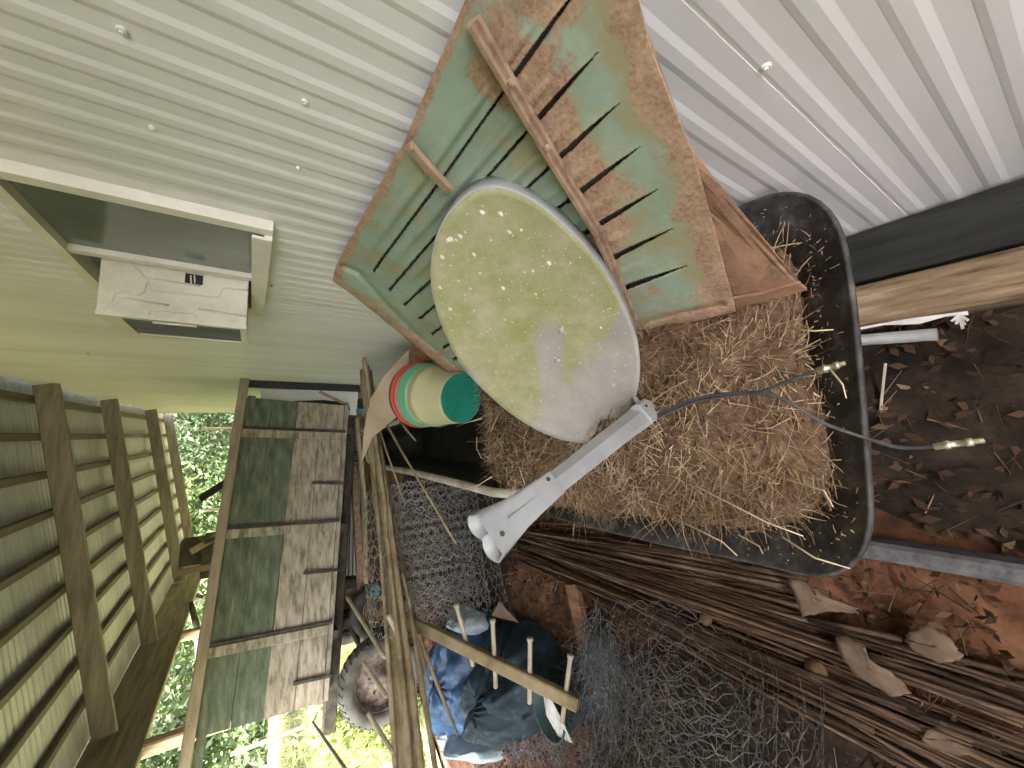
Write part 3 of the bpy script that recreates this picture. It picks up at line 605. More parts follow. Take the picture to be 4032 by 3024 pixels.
n_ = len(O2); V = np.array(dv); F = np.array([(i*n_+j, i*n_+(j+1) % n_, (i+1)*n_+(j+1) % n_, (i+1)*n_+j) for i in range(nr) for j in range(n_)])
fc = fast('reflector', V, F, np.array(dvar), dish_face, dish, True); md = fc.modifiers.new('thick', 'SOLIDIFY'); md.thickness = .003; md.offset = 0
rr_ = []
for sc, h in ((.994, -.001), (.999, .002), (1.003, .002), (1.007, -.004), (1.010, -.046), (1.004, -.047), (1.0, -.010), (.994, -.007)):
    rr_.append(np.array([DC+DS*a*sc+up_*c*sc+DN*h for a, c in O2]))
V = np.vstack(rr_); F = np.array([(i*n_+j, i*n_+(j+1) % n_, (i+1)*n_+(j+1) % n_, (i+1)*n_+j) for i in range(len(rr_)-1) for j in range(n_)])
fast('rim', V, F, np.tile(.62*np.clip((O2[:, 1]+.12)/.25, 0, 1)*np.clip(.35-O2[:, 0]*2.0, 0, 1), len(rr_)), rim_face, dish, True)
m = MB()                                            # lichen spots
spots = [(950, 476), (965, 486), (1010, 440+0), (1045, 447), (1085, 450), (1130, 488), (1100, 495), (1065, 510), (990, 505), (1000, 500), (1025, 540), (960, 497), (945, 525), (955, 530), (1230, 560), (1185, 565), (1150, 585), (1088, 622), (975, 655), (1035, 585), (940, 575), (947, 600), (992, 600), (1135, 590), (1215, 712), (1200, 780), (1300, 700), (1158, 640), (980, 560), (1008, 492), (1020, 620)]
def sp(x, y, rr_s, el=1.5):
    p = onpl(x, y, DC-DN*.03, DN); a_, c_ = (p-DC) @ DS, (p-DC) @ up_
    lim = np.linalg.norm(O2[np.argmin(np.abs(np.angle((O2[:, 0]+1j*O2[:, 1])*np.conj(complex(a_, c_)))))]); q0 = math.hypot(a_, c_)
    if q0 > lim*.93: a_, c_ = a_*lim*.93/q0, c_*lim*.93/q0
    t2 = min(1, (a_*a_+c_*c_)/lim**2); p = DC+DS*a_+up_*c_-DN*(dep*(1-t2)-.0035)
    k = 8; ph = random.uniform(0, 6.28); vs_ = [p+DN*.001]+[p+(DS*math.cos(q_)+up_*math.sin(q_)*el)*rr_s*random.uniform(.7, 1.15) for q_ in [2*math.pi*j/k+ph for j in range(k)]]
    m.add(vs_, [(0, 1+j, 1+(j+1) % k) for j in range(k)])
for x, y in spots: sp(x+random.uniform(-3, 3), y+random.uniform(-3, 3), random.choice((.002, .003, .0045)))
for _ in range(220):
    a_ = random.uniform(0, 6.28); q_ = math.sqrt(random.random())*.95; i = int(a_/6.283*n_) % n_; p = DC+DS*O2[i][0]*q_+up_*O2[i][1]*q_; cc = M.T @ (p-CAM); sp((2016-cc[1]/-cc[2]*FPX)/KD, (1512-cc[0]/-cc[2]*FPX)/KD, random.uniform(.0008, .0020), 1.2)
o = m.build('lichen_spots', lichen, dish); o['kind'] = 'stuff'
for x, y in ((1323, 830), (1205, 778), (1213, 712)):
    p = onpl(x, y, DC-DN*(dep*.45), DN); MB().lathe(p+DN*.002, DN, [(0, .0075), (.003, .0075), (.006, .004), (.006, .0004)], 12).build('bolt', dish_paint, dish)
p = onpl(1336, 655, DC, DN); 
# feed arm: folded channel, bracket at the foot, flared empty mouth
A0, A2 = onz(1393, 892, .695), onz(1050, 1160, 1.31)
def depth(p): return float(-(M.T @ (p-CAM))[2])
d0_, d2_ = depth(A0), depth(A2); t1 = .61*d0_/(d2_+.61*(d0_-d2_)); A1 = A0+(A2-A0)*t1
px2m = lambda n_px, p: n_px*KD/FPX*depth(p)
w0_, w1_, w2_ = px2m(47, A0), px2m(50, A1), px2m(104, A2)
ad = unit(A2-A0); aw = unit(np.cross(ad, unit(CAM-A1))); an = np.cross(aw, ad); an = an if an @ (CAM-A1) > 0 else -an
def chan(secs, name, mm=dish_paint):
    m = MB(); vs_ = []
    for p, w, h in secs:
        vs_ += [p+aw*x*w+an*y*h for x, y in ((-.5, -.6), (-.5, .32), (-.36, .5), (.12, .5), (.5, .12), (.5, -.6))]
    k = len(secs); m.add(vs_, [(i*6+j, i*6+(j+1) % 6, (i+1)*6+(j+1) % 6, (i+1)*6+j) for i in range(k-1) for j in range(6)]+[(5, 4, 3, 2, 1, 0)]+[tuple(range(6*k-6, 6*k))])
    return m.build(name, mm, dish)
chan([(A0+ad*.03, w0_*.95, w0_*.75), (A0+ad*.06, w0_, w0_*.8), (A1, w1_, w1_*.8)], 'feed_arm')
ml = float(np.linalg.norm(A2-A1)); mth = [(A1-ad*.010, w1_*1.12), (A1+ad*ml*.10, w1_*1.14), (A1+ad*ml*.35, w1_*1.2), (A1+ad*ml*.6, w1_+(w2_-w1_)*.45), (A1+ad*ml*.85, w1_+(w2_-w1_)*.85), (A2, w2_)]
def lobes(g):                                        # from a folded box (0) to a flat backed pair of horns (1)
    o_ = []
    for j in range(48):
        q_ = 2*math.pi*(j+.5)/48; c_, s_ = math.cos(q_), math.sin(q_)
        top = min(.5/max(abs(c_), 1e-6), (.40-.24*g)/max(abs(s_), 1e-6)); low = max(.15, .56*abs(c_)**.9)
        bx_ = min(.5/max(abs(c_), 1e-6), .40/max(abs(s_), 1e-6), .58)
        r_ = top if s_ > 0 else bx_*(1-g)+low*g
        o_.append((r_*c_, r_*s_))
    return o_
rg = [[p+aw*x*w+an*y*w for x, y in lobes(g)] for (p, w), g in zip(mth, (0, 0, .12, .5, .85, 1))]
lob = lobes(1); w = w2_
for q_, sc in ((A2+ad*.0015, 1.03), (A2+ad*.0015, .955), (A2-ad*.04, .86), (A1+ad*ml*.45, .42)): rg.append([q_+aw*x*w*sc+an*y*w*sc for x, y in lob])
V = np.array([q_ for g_ in rg for q_ in g_]); k = 48; F = np.array([(i*k+j, i*k+(j+1) % k, (i+1)*k+(j+1) % k, (i+1)*k+j) for i in range(len(rg)-1) for j in range(k)])
fm = fast('feed_mouth', V, F, None, dish_paint, dish, False)
MB().beam(A1+ad*ml*.30+an*w1_*.42, A1+ad*ml*.78+an*w1_*.42, .004, .003, up=tuple(an)).build('groove_rib', dish_paint, dish)
for q_, sd2 in ((.04, .3), (.9, -.25)): MB().lathe(A1+ad*ml*q_+aw*w1_*sd2+an*w1_*(.46 if q_ < .5 else .3), an, [(0, .004), (.002, .004), (.002, .0004)], 8).build('screw', iron_dark, dish)
m = MB(); bf = A0; m.lathe(bf-aw*.0-an*.032, an, [(0, .030), (.05, .032), (.058, .026), (.058, .001)], 20); m.beam(bf, bf+ad*.06, .064, .062, up=tuple(an)); m.build('arm_bracket', dish_paint, dish)
for q_ in (-.008, .022): MB().lathe(bf+ad*(q_+.012)+an*.031+aw*.012*(1 if q_ > 0 else -1), an, [(0, .004), (.003, .004), (.003, .0004)], 8).build('bolt', iron_dark, dish)
MB().beam(dB-DN*.012+up_*.0, A0+an*.0, .05, .012, up=tuple(DN)).build('arm_strap', dish_paint, dish)

# ------------------------------------------------------------------ coax cables
def cable(pts, zs, tip0, tip1, ztip, label):
    P = [onz(x, y, z) for (x, y), z in zip(pts, zs)]
    Q = []                                           # Catmull-Rom
    for i in range(len(P)-1):
        p0, p1, p2, p3 = P[max(i-1, 0)], P[i], P[i+1], P[min(i+2, len(P)-1)]
        for t in np.linspace(0, 1, 8, endpoint=False): Q.append(.5*((2*p1)+(-p0+p2)*t+(2*p0-5*p1+4*p2-p3)*t*t+(-p0+3*p1-3*p2+p3)*t**3))
    Q.append(P[-1]); e = thing('coax_cable', tuple(map(float, P[0])), label, 'cable')
    MB().tube(Q, .0036, 8).build('cable', cable_black, e, True)
    a, b_ = onz(*tip0, ztip[0]), onz(*tip1, ztip[1]); l = np.linalg.norm(b_-a); d = unit(b_-a)
    MB().lathe(a, d, [(0, .0035), (.001, .0062), (l*.22, .0064), (l*.24, .0078), (l*.34, .0078), (l*.36, .0056), (l*.62, .0056), (l*.63, .0072), (l*.78, .0072), (l*.79, .0044), (l*.98, .0044), (l, .0005)], 12).build('connector', brass, e, True)
cable([(1412, 900), (1450, 882), (1500, 862), (1570, 850), (1640, 846), (1690, 828), (1766, 800)], [.69, .71, .71, .70, .685, .675, .66], (1764, 801), (1827, 784), (.66, .655), 'shorter black coax cable from the dish ending on the tub')
cable([(1412, 905), (1450, 889), (1500, 869), (1570, 856), (1650, 850), (1710, 872), (1780, 914), (1860, 943), (1940, 966), (2016, 965)], [.69, .71, .71, .70, .685, .67, .63, .585, .57, .565], (2016, 965), (2128, 951), (.565, .56), 'longer black coax cable reaching out past the tub edge')

# ------------------------------------------------------------------ buckets, cardboard, white rimmed tray
BC = ony(997, 860, 1.86); BE = ony(912, 852, 2.24); bax = unit(BE-BC); BL = float(np.linalg.norm(BE-BC))
bk = thing('bucket', tuple(map(float, BC)), 'cream bucket with cracked teal bottom facing out, front of the nested stack', 'bucket', 'nested buckets on the tray')
r0, r1 = .130, .186
def rad_at(h): return r0+(r1-r0)*h/BL
MB().lathe(BC, bax, [(.002, r0-.004), (0.0, r0), (.012, rad_at(.02)), (BL*.52, rad_at(BL*.52)), (BL*.54, rad_at(BL*.54)+.006), (BL*.60, rad_at(BL*.6)+.006), (BL*.62, rad_at(BL*.62)), (BL*.70, rad_at(BL*.7)+.001)], 48).build('body', bucket_cream, bk, True)
m = MB().lathe(BC, bax, [(.0, r0-.001), (-.003, r0-.004), (-.003, r0-.03), (-.001, r0-.04), (-.001, .0005)], 48); bb_ = m.build('bottom', bucket_teal, bk)
e1 = unit(np.cross(bax, (0, 0, 1))); e2 = np.cross(bax, e1)
for q_ in (.35, 2.2, 3.6, 5.1):
    MB().beam(BC-bax*.0035+(e1*math.cos(q_)+e2*math.sin(q_))*.03, BC-bax*.0035+(e1*math.cos(q_+.06)+e2*math.sin(q_+.06))*.115, .004, .003, up=tuple(bax)).build('bottom_rib', bucket_teal, bb_)
MB().lathe(BC-bax*.004, bax, [(0, .028), (-.002, .030), (-.002, .033), (0, .035)], 24).build('bottom_ring', bucket_teal, bb_)
m = MB(); pts = []
for j in range(25):
    q_ = math.pi*(.15+.9*j/24); pts.append(BC+bax*(BL*.56-.03*math.sin(q_))+(e1*math.cos(q_)+e2*math.sin(q_))*(rad_at(BL*.56)+.010))
MB().tube(pts, .0028, 6).build('bail_handle', bucket_green, bk, True)
b2 = thing('bucket', tuple(map(float, BC+bax*BL*.8)), 'green ringed bucket rim between the cream bucket and the red one', 'bucket', 'nested buckets on the tray')
pr = [(BL*.70, rad_at(BL*.7)-.004)]
for i in range(4): h = BL*(.715+.05*i); pr += [(h, rad_at(h)+.002), (h+.003, rad_at(h)+.009), (h+.009, rad_at(h)+.009), (h+.011, rad_at(h)+.002)]
MB().lathe(BC, bax, pr, 48).build('rim', bucket_green, b2, True)
b3 = thing('bucket', tuple(map(float, BC+bax*BL)), 'red ringed bucket at the open far end of the stack', 'bucket', 'nested buckets on the tray')
pr = [(BL*.90, rad_at(BL*.9)-.006)]
for i in range(2): h = BL*(.92+.075*i); pr += [(h, rad_at(h)+.004), (h+.003, rad_at(h)+.012), (h+.016, rad_at(h)+.012), (h+.019, rad_at(h)+.004)]
pr += [(BL*1.10, rad_at(BL*1.1)), (BL*1.10, rad_at(BL)-.01), (BL*.9, rad_at(BL*.9)-.02)]
MB().lathe(BC, bax, pr, 48).build('rim', bucket_red, b3, True)
cn = unit(np.array([-.35, -.75, .55])); cp0 = ony(850, 850, 2.55); CP = lambda x, y: onpl(x, y, cp0, cn)
m = MB().sheet([CP(781, 1000), (CP(786, 930)), CP(800, 862), CP(828, 815), CP(866, 772), CP(884, 755), CP(878, 800), CP(905, 790), CP(925, 830), CP(880, 880), CP(835, 920), CP(805, 945)], cn, .006)
tag(m.build('cardboard_sheet', card_tan), 'bent sheet of tan cardboard standing behind the buckets', 'cardboard')
m = MB().sheet([CP(884, 757)-cn*.02, CP(892, 752)-cn*.02, CP(950, 745)-cn*.02, CP(952, 775)-cn*.02, CP(880, 805)-cn*.02], cn, .02)
tag(m.build('wood_offcut', plank_wood), 'brown board end wedged between the cardboard and the siding', 'board')
TZ = .62
TP = [onz(1125, 1068, .56), onz(1068, 1064, TZ-.02), onz(900, 1022, TZ), onz(840, 1011, TZ), onz(808, 1004, TZ), onz(797, 995, TZ), onz(791, 975, TZ), onz(789, 945, TZ), onz(795, 932, TZ), onz(812, 926, TZ), onz(860, 910, TZ), onz(903, 897, TZ), np.array([.26, 2.25, .45])]
tray = thing('feed_trough', (-.05, 2.5, 0), 'long dark trough with a dirty white rim beyond the hay', 'trough')
MB().tube(TP, .022, 10).build('rim', tray_white, tray, True)
k = len(TP); tl = [np.array([p[0]*.9-.005, p[1]*.97+.07, .05]) for p in TP]; tc2 = [p*np.array([1, 1, 1])+np.array([0, 0, -.012]) for p in TP]
m = MB(); m.add(tc2+tl, [(i, (i+1) % k, k+(i+1) % k, k+i) for i in range(k)]+[tuple(range(2*k-1, k-1, -1))]); o = m.build('body', tray_dark, tray); md = o.modifiers.new('thick', 'SOLIDIFY'); md.thickness = .004

# ------------------------------------------------------------------ bundle of long poles, pegged rake bar
def pole(p0, p1, z1, w0, w1, flat, label, name='wooden_pole', x0=None, z0=None):
    a = onx(*p0, x0) if x0 is not None else onz(*p0, z0); b_ = onz(*p1, z1)
    d = b_-a; b_ = b_+d*.25; m = MB(); mid = (a+b_)/2+np.array([0, 0, -.02])
    if flat: m.beam(a, mid, w0*1.0, w0*.5); m.beam(mid, b_, w1, w1*.5)
    else: m.tube([a, (a*.6+b_*.4)+np.array([0, 0, -.012]), (a*.3+b_*.7)+np.array([0, 0, -.015]), b_], [w0/2, w0/2, w1/2, w1/2], 8)
    o = m.build(name, pole_wood, smooth=not flat); return tag(o, label, 'pole', 'poles bundled across the shed')
PL = [((782, 800), (862, 1659), .80, .055, .07, True, .52, 'thick flat pole at the wagon side of the pole bundle'),
      ((786, 775), (893, 1659), .84, .045, .085, True, .56, 'widest board of the pole bundle ending near the bottom edge'),
      ((789, 790), (878, 1659), .87, .032, .05, True, .54, 'narrow flat lath lying between the two wide boards of the bundle'),
      ((800, 800), (905, 1659), .88, .022, .034, False, .50, 'round pole lying along the tarp side of the pole bundle'), ((805, 850), (935, 1659), .90, .018, .026, False, .44, 'thin round pole splaying farthest out over the blue tarp'),
      ((795, 790), (882, 1659), .91, .02, .032, False, .53, 'thin round pole on top of the middle of the bundle'),
      ((790, 780), (850, 1659), .84, .02, .032, False, .55, 'thin round pole nearest the wagon in the bundle')]
for i, (p0, p1, z1, w0, w1, fl, x0, lb) in enumerate(PL):
    pole(p0, p1, z1, w0, w1, fl, lb, x0=x0)
# shorter sticks with free tips in front of the bundle
for (p0, p1, z0, z1, w, lb) in (((798, 850), (985, 1175), .86, .80, .014, 'thin stick with its pointed tip hanging over the wire roll'), ((806, 880), (873, 1085), .84, .82, .013, 'short thin stick ending above the grey wire roll'),
                               ((865, 910), (898, 952), .70, .62, .016, 'short stub of stick poking out below the buckets'), ((905, 1370), (990, 1590), .78, .60, .020, 'stick lying across the dark blue tarp'),
                               ((870, 1240), (928, 1480), .82, .70, .02, 'stick with a cut pale end beside the blue tarp')):
    a, b_ = onz(*p0, z0), onz(*p1, z1); m = MB().tube([a, (a+b_)/2+np.array([0, 0, .006]), b_], [w/2, w/2, w*.32], 8)
    tag(m.build('wooden_stick', pole_wood, smooth=True), lb, 'stick')
a, b_ = onz(770, 905, .78), onz(790, 1260, .72); o = MB().beam(a, (a+b_)/2+np.array([0, 0, -.03]), .085, .018).beam((a+b_)/2+np.array([0, 0, -.03]), b_, .085, .018).build('yellow_slat', pole_wood)
tag(o, 'bowed yellowish slat behind the pole bundle, below the wagon', 'slat')
for (x0_, y0_), z0 in (((783, 885), .84), ((808, 1272), .84)):
    p = onz(x0_, y0_, z0); d = unit(np.array([-1, -.35, 0])); m = MB()
    for k in range(3):
        pts = [p+d*(.012*k)+np.array([.0, math.cos(q_)*.075, math.sin(q_)*.045+.0]) for q_ in np.linspace(0, 6.28, 20)]; m.tube(pts, .005, 6, caps=False)
    tag(m.build('blue_twine', twine_blue, smooth=True), 'blue twine tied round the '+('wall' if z0 and y0_ < 1000 else 'middle')+' end of the pole bundle' if y0_ < 1000 else 'blue twine tied round the middle of the pole bundle', 'twine')
# rake head: bar with turned pegs through it
ra, rb = onz(882, 1340, .74), onz(1250, 1522, .22); rake = thing('rake_head', tuple(map(float, rb)), 'wooden rake bar with long turned pegs propped over the tarp', 'rake')
MB().beam(ra, rb, .06, .055, up=(.3, .2, 1)).build('bar', pole_wood, rake)
rd = unit(rb-ra)
for (q0, q1) in (((985, 1305), (1022, 1438)), ((1064, 1338), (1071, 1486)), ((1145, 1378), (1144, 1520)), ((1233, 1414), (1214, 1562))):
    mx_, my_ = (q0[0]+q1[0])/2, (q0[1]+q1[1])/2; best = min(np.linspace(0, 1, 60), key=lambda t: np.hypot(*(np.array([(2016-(M.T@(ra+(rb-ra)*t-CAM))[1]/-(M.T@(ra+(rb-ra)*t-CAM))[2]*FPX)/KD, (1512-(M.T@(ra+(rb-ra)*t-CAM))[0]/-(M.T@(ra+(rb-ra)*t-CAM))[2]*FPX)/KD])-np.array([mx_, my_]))))
    pz = ra+(rb-ra)*best; a, b_ = ony(*q0, pz[1]), ony(*q1, pz[1]); d = b_-a
    MB().tube([a, a+d*.03, a+d*.07, a+d*.5, b_-d*.06, b_-d*.02, b_], [.017, .018, .012, .0125, .012, .013, .010], 10).build('peg', peg_wood, rake, True)
# loose turned pegs of the bundled bars near the wheel
for (q0, q1, z) in (((750, 1290), (832, 1420), .85), ((784, 1430), (836, 1505), .85), ((838, 1330), (862, 1372), .86), ((675, 1560), (748, 1665), .95), ((795, 1540), (848, 1625), .88)):
    a, b_ = onz(*q0, z+.06), onz(*q1, z-.02); d = b_-a
    o = MB().tube([a, a+d*.04, b_-d*.05, b_], [.011, .013, .014, .011], 10).build('turned_peg', peg_wood, smooth=True)
    tag(o, {750: 'pale turned peg in front of the dark tyre', 784: 'pale turned peg crossing the rusty wheel hub', 838: 'short pale peg showing between the bundled poles', 675: 'silvery peg hanging in front of the sunlit fence at the wagon corner', 795: 'pale peg below the grey wheel against the grass'}[q0[0]], 'peg')

# ------------------------------------------------------------------ rolls of wire netting
def wire_roll(name, c0, c1, r_out, layers, cw, ch, wr, mm, label, rough=1.0, squash=1.0):
    c0, c1 = np.array(c0, float), np.array(c1, float); ax = unit(c1-c0); Ln = np.linalg.norm(c1-c0); e = unit(np.cross(ax, (0, 0, 1))); g_ = np.cross(e, ax)
    segsA, segsB, wrs = [], [], []
    for l in range(layers):
        R_ = r_out*(1-.55*l/max(1, layers-1)); nC = 4*max(3, int(2*math.pi*R_/cw)); nL = int(Ln/ch); ph = rng.uniform(0, 6)
        jit = rng.normal(0, .12*rough, (nL+2, nC+1, 3)); lw = rng.normal(0, .35*rough, (nL+2, 2))
        def pt(k, i, l=l, R_=R_, nC=nC, ph=ph, jit=jit, lw=lw):
            th = 2*math.pi*(i+jit[k, i % nC, 0])/nC+ph; zz_ = (.17 if (i % 4) in (0, 1) else -.17)*(1 if k % 2 else -1)
            rr = R_*(1+.05*math.sin(2*th+l*1.7)+.04*jit[k, i % nC, 1]+.03*math.sin(3*th+k*.5)); s = (k+zz_+jit[k, i % nC, 2]*.6+lw[k, 0]*.5*math.sin(th+lw[k, 1]*5))*ch
            return c0+ax*s+(e*math.cos(th)+g_*math.sin(th)*squash)*rr
        for k in range(nL+1):
            for i in range(nC):
                segsA.append(pt(k, i)); segsB.append(pt(k, i+1)); wrs.append(wr)
                if k < nL and (i % 4) in ((0, 1) if k % 2 else (2, 3)) and i % 2 == (0 if k % 2 else 0): segsA.append(pt(k, i)); segsB.append(pt(k+1, i)); wrs.append(wr*.45)
    A, B = np.array(segsA), np.array(segsB); d = B-A; ln = np.linalg.norm(d, axis=1)
    V, F, vv = strands(A, d, ln, np.array(wrs)/.7, rng.normal(0, .05, len(A)), 1, 3)
    o_ = thing(name, tuple(map(float, (c0+c1)/2-np.array([0, 0, r_out]))), label, 'wire roll'); w = fast('wire_netting', V, F, None, mm, o_); w['kind'] = 'stuff'
    return o_
wire_roll('wire_roll', (-.42, 2.95, .45), (-1.32, 2.72, .44), .45, 4, .07, .062, .0023, wire_grey, 'big grey roll of wire netting on the ground beyond the trough')
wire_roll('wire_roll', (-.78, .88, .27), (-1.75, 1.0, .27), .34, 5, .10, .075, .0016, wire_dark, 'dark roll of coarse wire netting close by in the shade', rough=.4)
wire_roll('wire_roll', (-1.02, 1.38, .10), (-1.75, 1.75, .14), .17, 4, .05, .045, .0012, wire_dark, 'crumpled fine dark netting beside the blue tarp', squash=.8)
# frayed pale twine net
n = 420; c = onz(1310, 1420, .06); th = rng.uniform(0, 6.28, n)
P = c+np.stack([rng.normal(0, .10, n), rng.normal(0, .05, n), rng.uniform(0, .10, n)], 1); D = np.stack([rng.normal(-.8, .6, n), rng.normal(-.3, .6, n), rng.normal(.1, .35, n)], 1)
V, F, vv = strands(P, D, rng.uniform(.06, .2, n), np.full(n, .0014), rng.normal(0, .5, n), 4, 3)
tag(fast('frayed_net', V, F, vv, tarp_frost), 'frayed pale netting at the end of the brown plank', 'net', kind='stuff')

# ------------------------------------------------------------------ tarp bundle, plank, pail
def lump(name, outline, z0, hgt, mm, label, cat, seed, folds=.03):
    B = smooth_loop(np.array([onz(x, y, z0) for x, y in outline]), 90); c = B.mean(0); rs = np.random.default_rng(seed); a = rs.uniform(5, 14, 8); ph = rs.uniform(0, 6, 8); nr = 24; rg = []
    th = np.linspace(0, 2*np.pi, 90, endpoint=False)
    for i in range(nr+1):
        t = i/nr; P = c+(B-c)*(t**.8); h = hgt*(1-t**2.4); f_ = folds*(np.sin(P[:, 0]*a[0]*2+ph[0]+3*np.sin(P[:, 1]*a[1]+ph[1]))+.7*np.sin(P[:, 1]*a[2]*2.2+ph[2]+2*np.sin(P[:, 0]*a[3]))+.5*np.abs(np.sin(th*7+ph[4]+t*3))+.35*np.abs(np.sin(P[:, 0]*31+4*np.sin(P[:, 1]*9+ph[5])))+.3*np.abs(np.sin(P[:, 1]*37+3*np.sin(P[:, 0]*12+ph[6]))))*(1-.6*t)
        P[:, 2] = z0+np.maximum(h+f_, 0 if t < 1 else -.03); P[:, :2] *= 1; rg.append(P)
    V = np.vstack(rg); k = 90; F = np.array([(i*k+j, i*k+(j+1) % k, (i+1)*k+(j+1) % k, (i+1)*k+j) for i in range(nr) for j in range(k)])
    return tag(fast(name, V, F, None, mm, smooth=True), label, cat)
lump('blue_tarp', [(1000, 1300), (1050, 1310), (1090, 1345), (1100, 1400), (1120, 1480), (1105, 1570), (1000, 1612), (945, 1585), (932, 1520), (925, 1450), (945, 1390), (975, 1345)], .0, .22, tarp_blue, 'crumpled blue tarp spread on the clay under the pegged rake', 'tarp', 3, .035)
lump('dark_sheeting', [(1085, 1345), (1130, 1325), (1200, 1370), (1255, 1450), (1245, 1520), (1200, 1570), (1130, 1600), (1085, 1620), (1050, 1600), (1045, 1540), (1050, 1480), (1062, 1400)], .0, .30, tarp_dark, 'heap of dark shiny plastic sheeting beside the blue tarp', 'sheeting', 5, .04)
lump('plastic_bag', [(985, 1310), (1015, 1300), (1050, 1330), (1058, 1355), (1035, 1372), (1000, 1350)], .1, .16, tarp_frost, 'pale blue plastic bag end against the wire roll', 'bag', 8, .03)
lump('plastic_scrap', [(955, 1570), (990, 1560), (1010, 1590), (1080, 1615), (1090, 1640), (1040, 1650), (990, 1625), (955, 1605)], .03, .12, tarp_frost, 'frayed pale plastic edge of the sheeting near the bottom edge', 'plastic sheet', 9, .03)
m = MB(); zz = .28; m.sheet([onz(1172, 1490, zz), onz(1185, 1500, zz+.02), onz(1215, 1560, zz), onz(1235, 1605, zz-.06), onz(1205, 1590, zz-.04), onz(1180, 1545, zz)], (0, 0, 1), .004)
tag(m.build('white_plastic_strip', torn_white), 'white plastic strip folded over the teal pail', 'plastic strip')
p = onz(1215, 1520, .15); MB_ = MB().lathe((p[0], p[1], 0), (0, 0, 1), [(.0, .10), (.24, .13), (.245, .136), (.252, .136), (.252, .126), (.02, .096), (.02, .001)], 32)
tag(MB_.build('pail', blue_pail, smooth=True), 'dark teal pail half hidden by sheeting at the end of the rake bar', 'pail')
a, b_ = onz(1236, 1262, .06), onz(1292, 1512, .06); o = MB().beam(a, b_, .085, .045).build('brown_plank', plank_wood); tag(o, 'short brown plank lying across the clay near the canes', 'plank')
o = MB().sheet([onz(1062, 1330, .22), onz(1078, 1300, .26), onz(1120, 1345, .2)], (0, 0, 1), .006).build('cardboard_flap', cardboard); tag(o, 'small pale cardboard corner between wire roll and tarp', 'cardboard')

n = 500; P = np.array([onz(x, y, .05) for x, y in zip(rng.uniform(960, 1230, n), 1560+rng.normal(40, 22, n))]); P[:, 2] += rng.uniform(0, .06, n)
V, F, vv = strands(P, np.stack([rng.normal(-.3, .8, n), rng.normal(-.8, .7, n), rng.normal(.05, .25, n)], 1), rng.uniform(.04, .16, n), np.full(n, .0012), rng.normal(0, .5, n), 3, 3)
tag(fast('frayed_threads', V, F, vv, tarp_frost), 'frayed pale threads along the torn edge of the dark sheeting', 'thread', kind='stuff')
# ------------------------------------------------------------------ dry canes on the clay beside the tub
cane_pale = mat('cane_pale', [(.055, .032, .02), (.12, .072, .045), (.20, .13, .085)], 9, rough=.65, bump=.15)
for i in range(125):
    f0 = min(1, max(0, random.choice((.04, .12, .19, .30, .41, .47, .58, .66, .78, .84, .95))+random.gauss(0, .026))); layer = random.random()
    xa = -.66-.22*f0+random.gauss(0, .012); ya = 2.32-.55*abs(f0-.2)+random.gauss(0, .16)
    xb = -.47-.52*f0+random.gauss(0, .02); yb = random.choice((-.5, -.4, .15, .3, .5))+random.gauss(0, .08)
    if f0 < .25: yb = max(yb, .62)
    z = .012+.06*layer*(1-abs(f0-.45)); rr = random.choice((.003, .0035, .0045, .006, .0085))*random.uniform(.85, 1.1)
    P = []; kn = 9; bx = random.gauss(0, .03)
    for j in range(kn+1):
        t = j/kn; P.append((xa+(xb-xa)*t+bx*math.sin(math.pi*t), ya+(yb-ya)*t, z+.012*math.sin(math.pi*t*2+i)+.02*(1-t)*layer))
    rads = [rr*(.85+.15*j/kn)*(1.14 if j % 2 else .97) for j in range(kn+1)]
    pale = random.random() < .30
    o = MB().tube(P, rads, 6).build('dry_cane', cane_pale if pale else cane_wood, smooth=True); tag(o, 'pale dry cane among the canes lying on the red clay' if pale else 'dark brown cane among the canes lying on the red clay', 'cane', 'pale canes beside the tub' if pale else 'dark canes beside the tub')
def scrap(pts, z, label, curl=.010):
    Q0 = np.array([onz(x, y, z) for x, y in pts]); Q1 = np.vstack([Q0, Q0[:1]]); u_ = np.linspace(0, len(Q0), 40, endpoint=False); B = np.stack([np.interp(u_, np.arange(len(Q1)), Q1[:, i_]) for i_ in range(3)], 1); B[:, :2] += rng.normal(0, .0022, (40, 2)); c = B.mean(0); rg = []; ph = random.uniform(0, 6)
    for t in (1, .75, .5, .25, .02):
        P = c+(B-c)*t*(1+(.05*np.sin(np.arange(40)*2.3+ph)*(t > .9))[:, None]); P[:, 2] = z+curl*np.sin(P[:, 0]*34+ph)+curl*.7*np.sin(P[:, 1]*27+ph*2); rg.append(P)
    V = np.vstack(rg); F = np.array([(i*40+j, (i+1)*40+j, (i+1)*40+(j+1) % 40, i*40+(j+1) % 40) for i in range(4) for j in range(40)])
    o = fast('cardboard_scrap', V, F, None, cardboard); md = o.modifiers.new('thick', 'SOLIDIFY'); md.thickness = .004; tag(o, label, 'cardboard')
scrap([(1702, 1248), (1738, 1252), (1752, 1262), (1775, 1290), (1850, 1318), (1840, 1332), (1785, 1320), (1735, 1332), (1722, 1310)], .12, 'torn tan cardboard on the canes nearest the tub corner')
scrap([(1806, 1370), (1868, 1384), (1880, 1420), (1930, 1455), (1965, 1500), (1930, 1508), (1880, 1478), (1845, 1458), (1815, 1424)], .12, 'larger torn cardboard piece in the middle of the canes')
scrap([(1955, 1370), (2000, 1345), (2060, 1380), (2085, 1420), (2030, 1430), (1970, 1400)], .08, 'curled brown cardboard at the clay side of the canes')
scrap([(1985, 1590), (2040, 1560), (2095, 1590), (2100, 1640), (2040, 1645)], .06, 'dim cardboard piece at the shaded end of the canes')
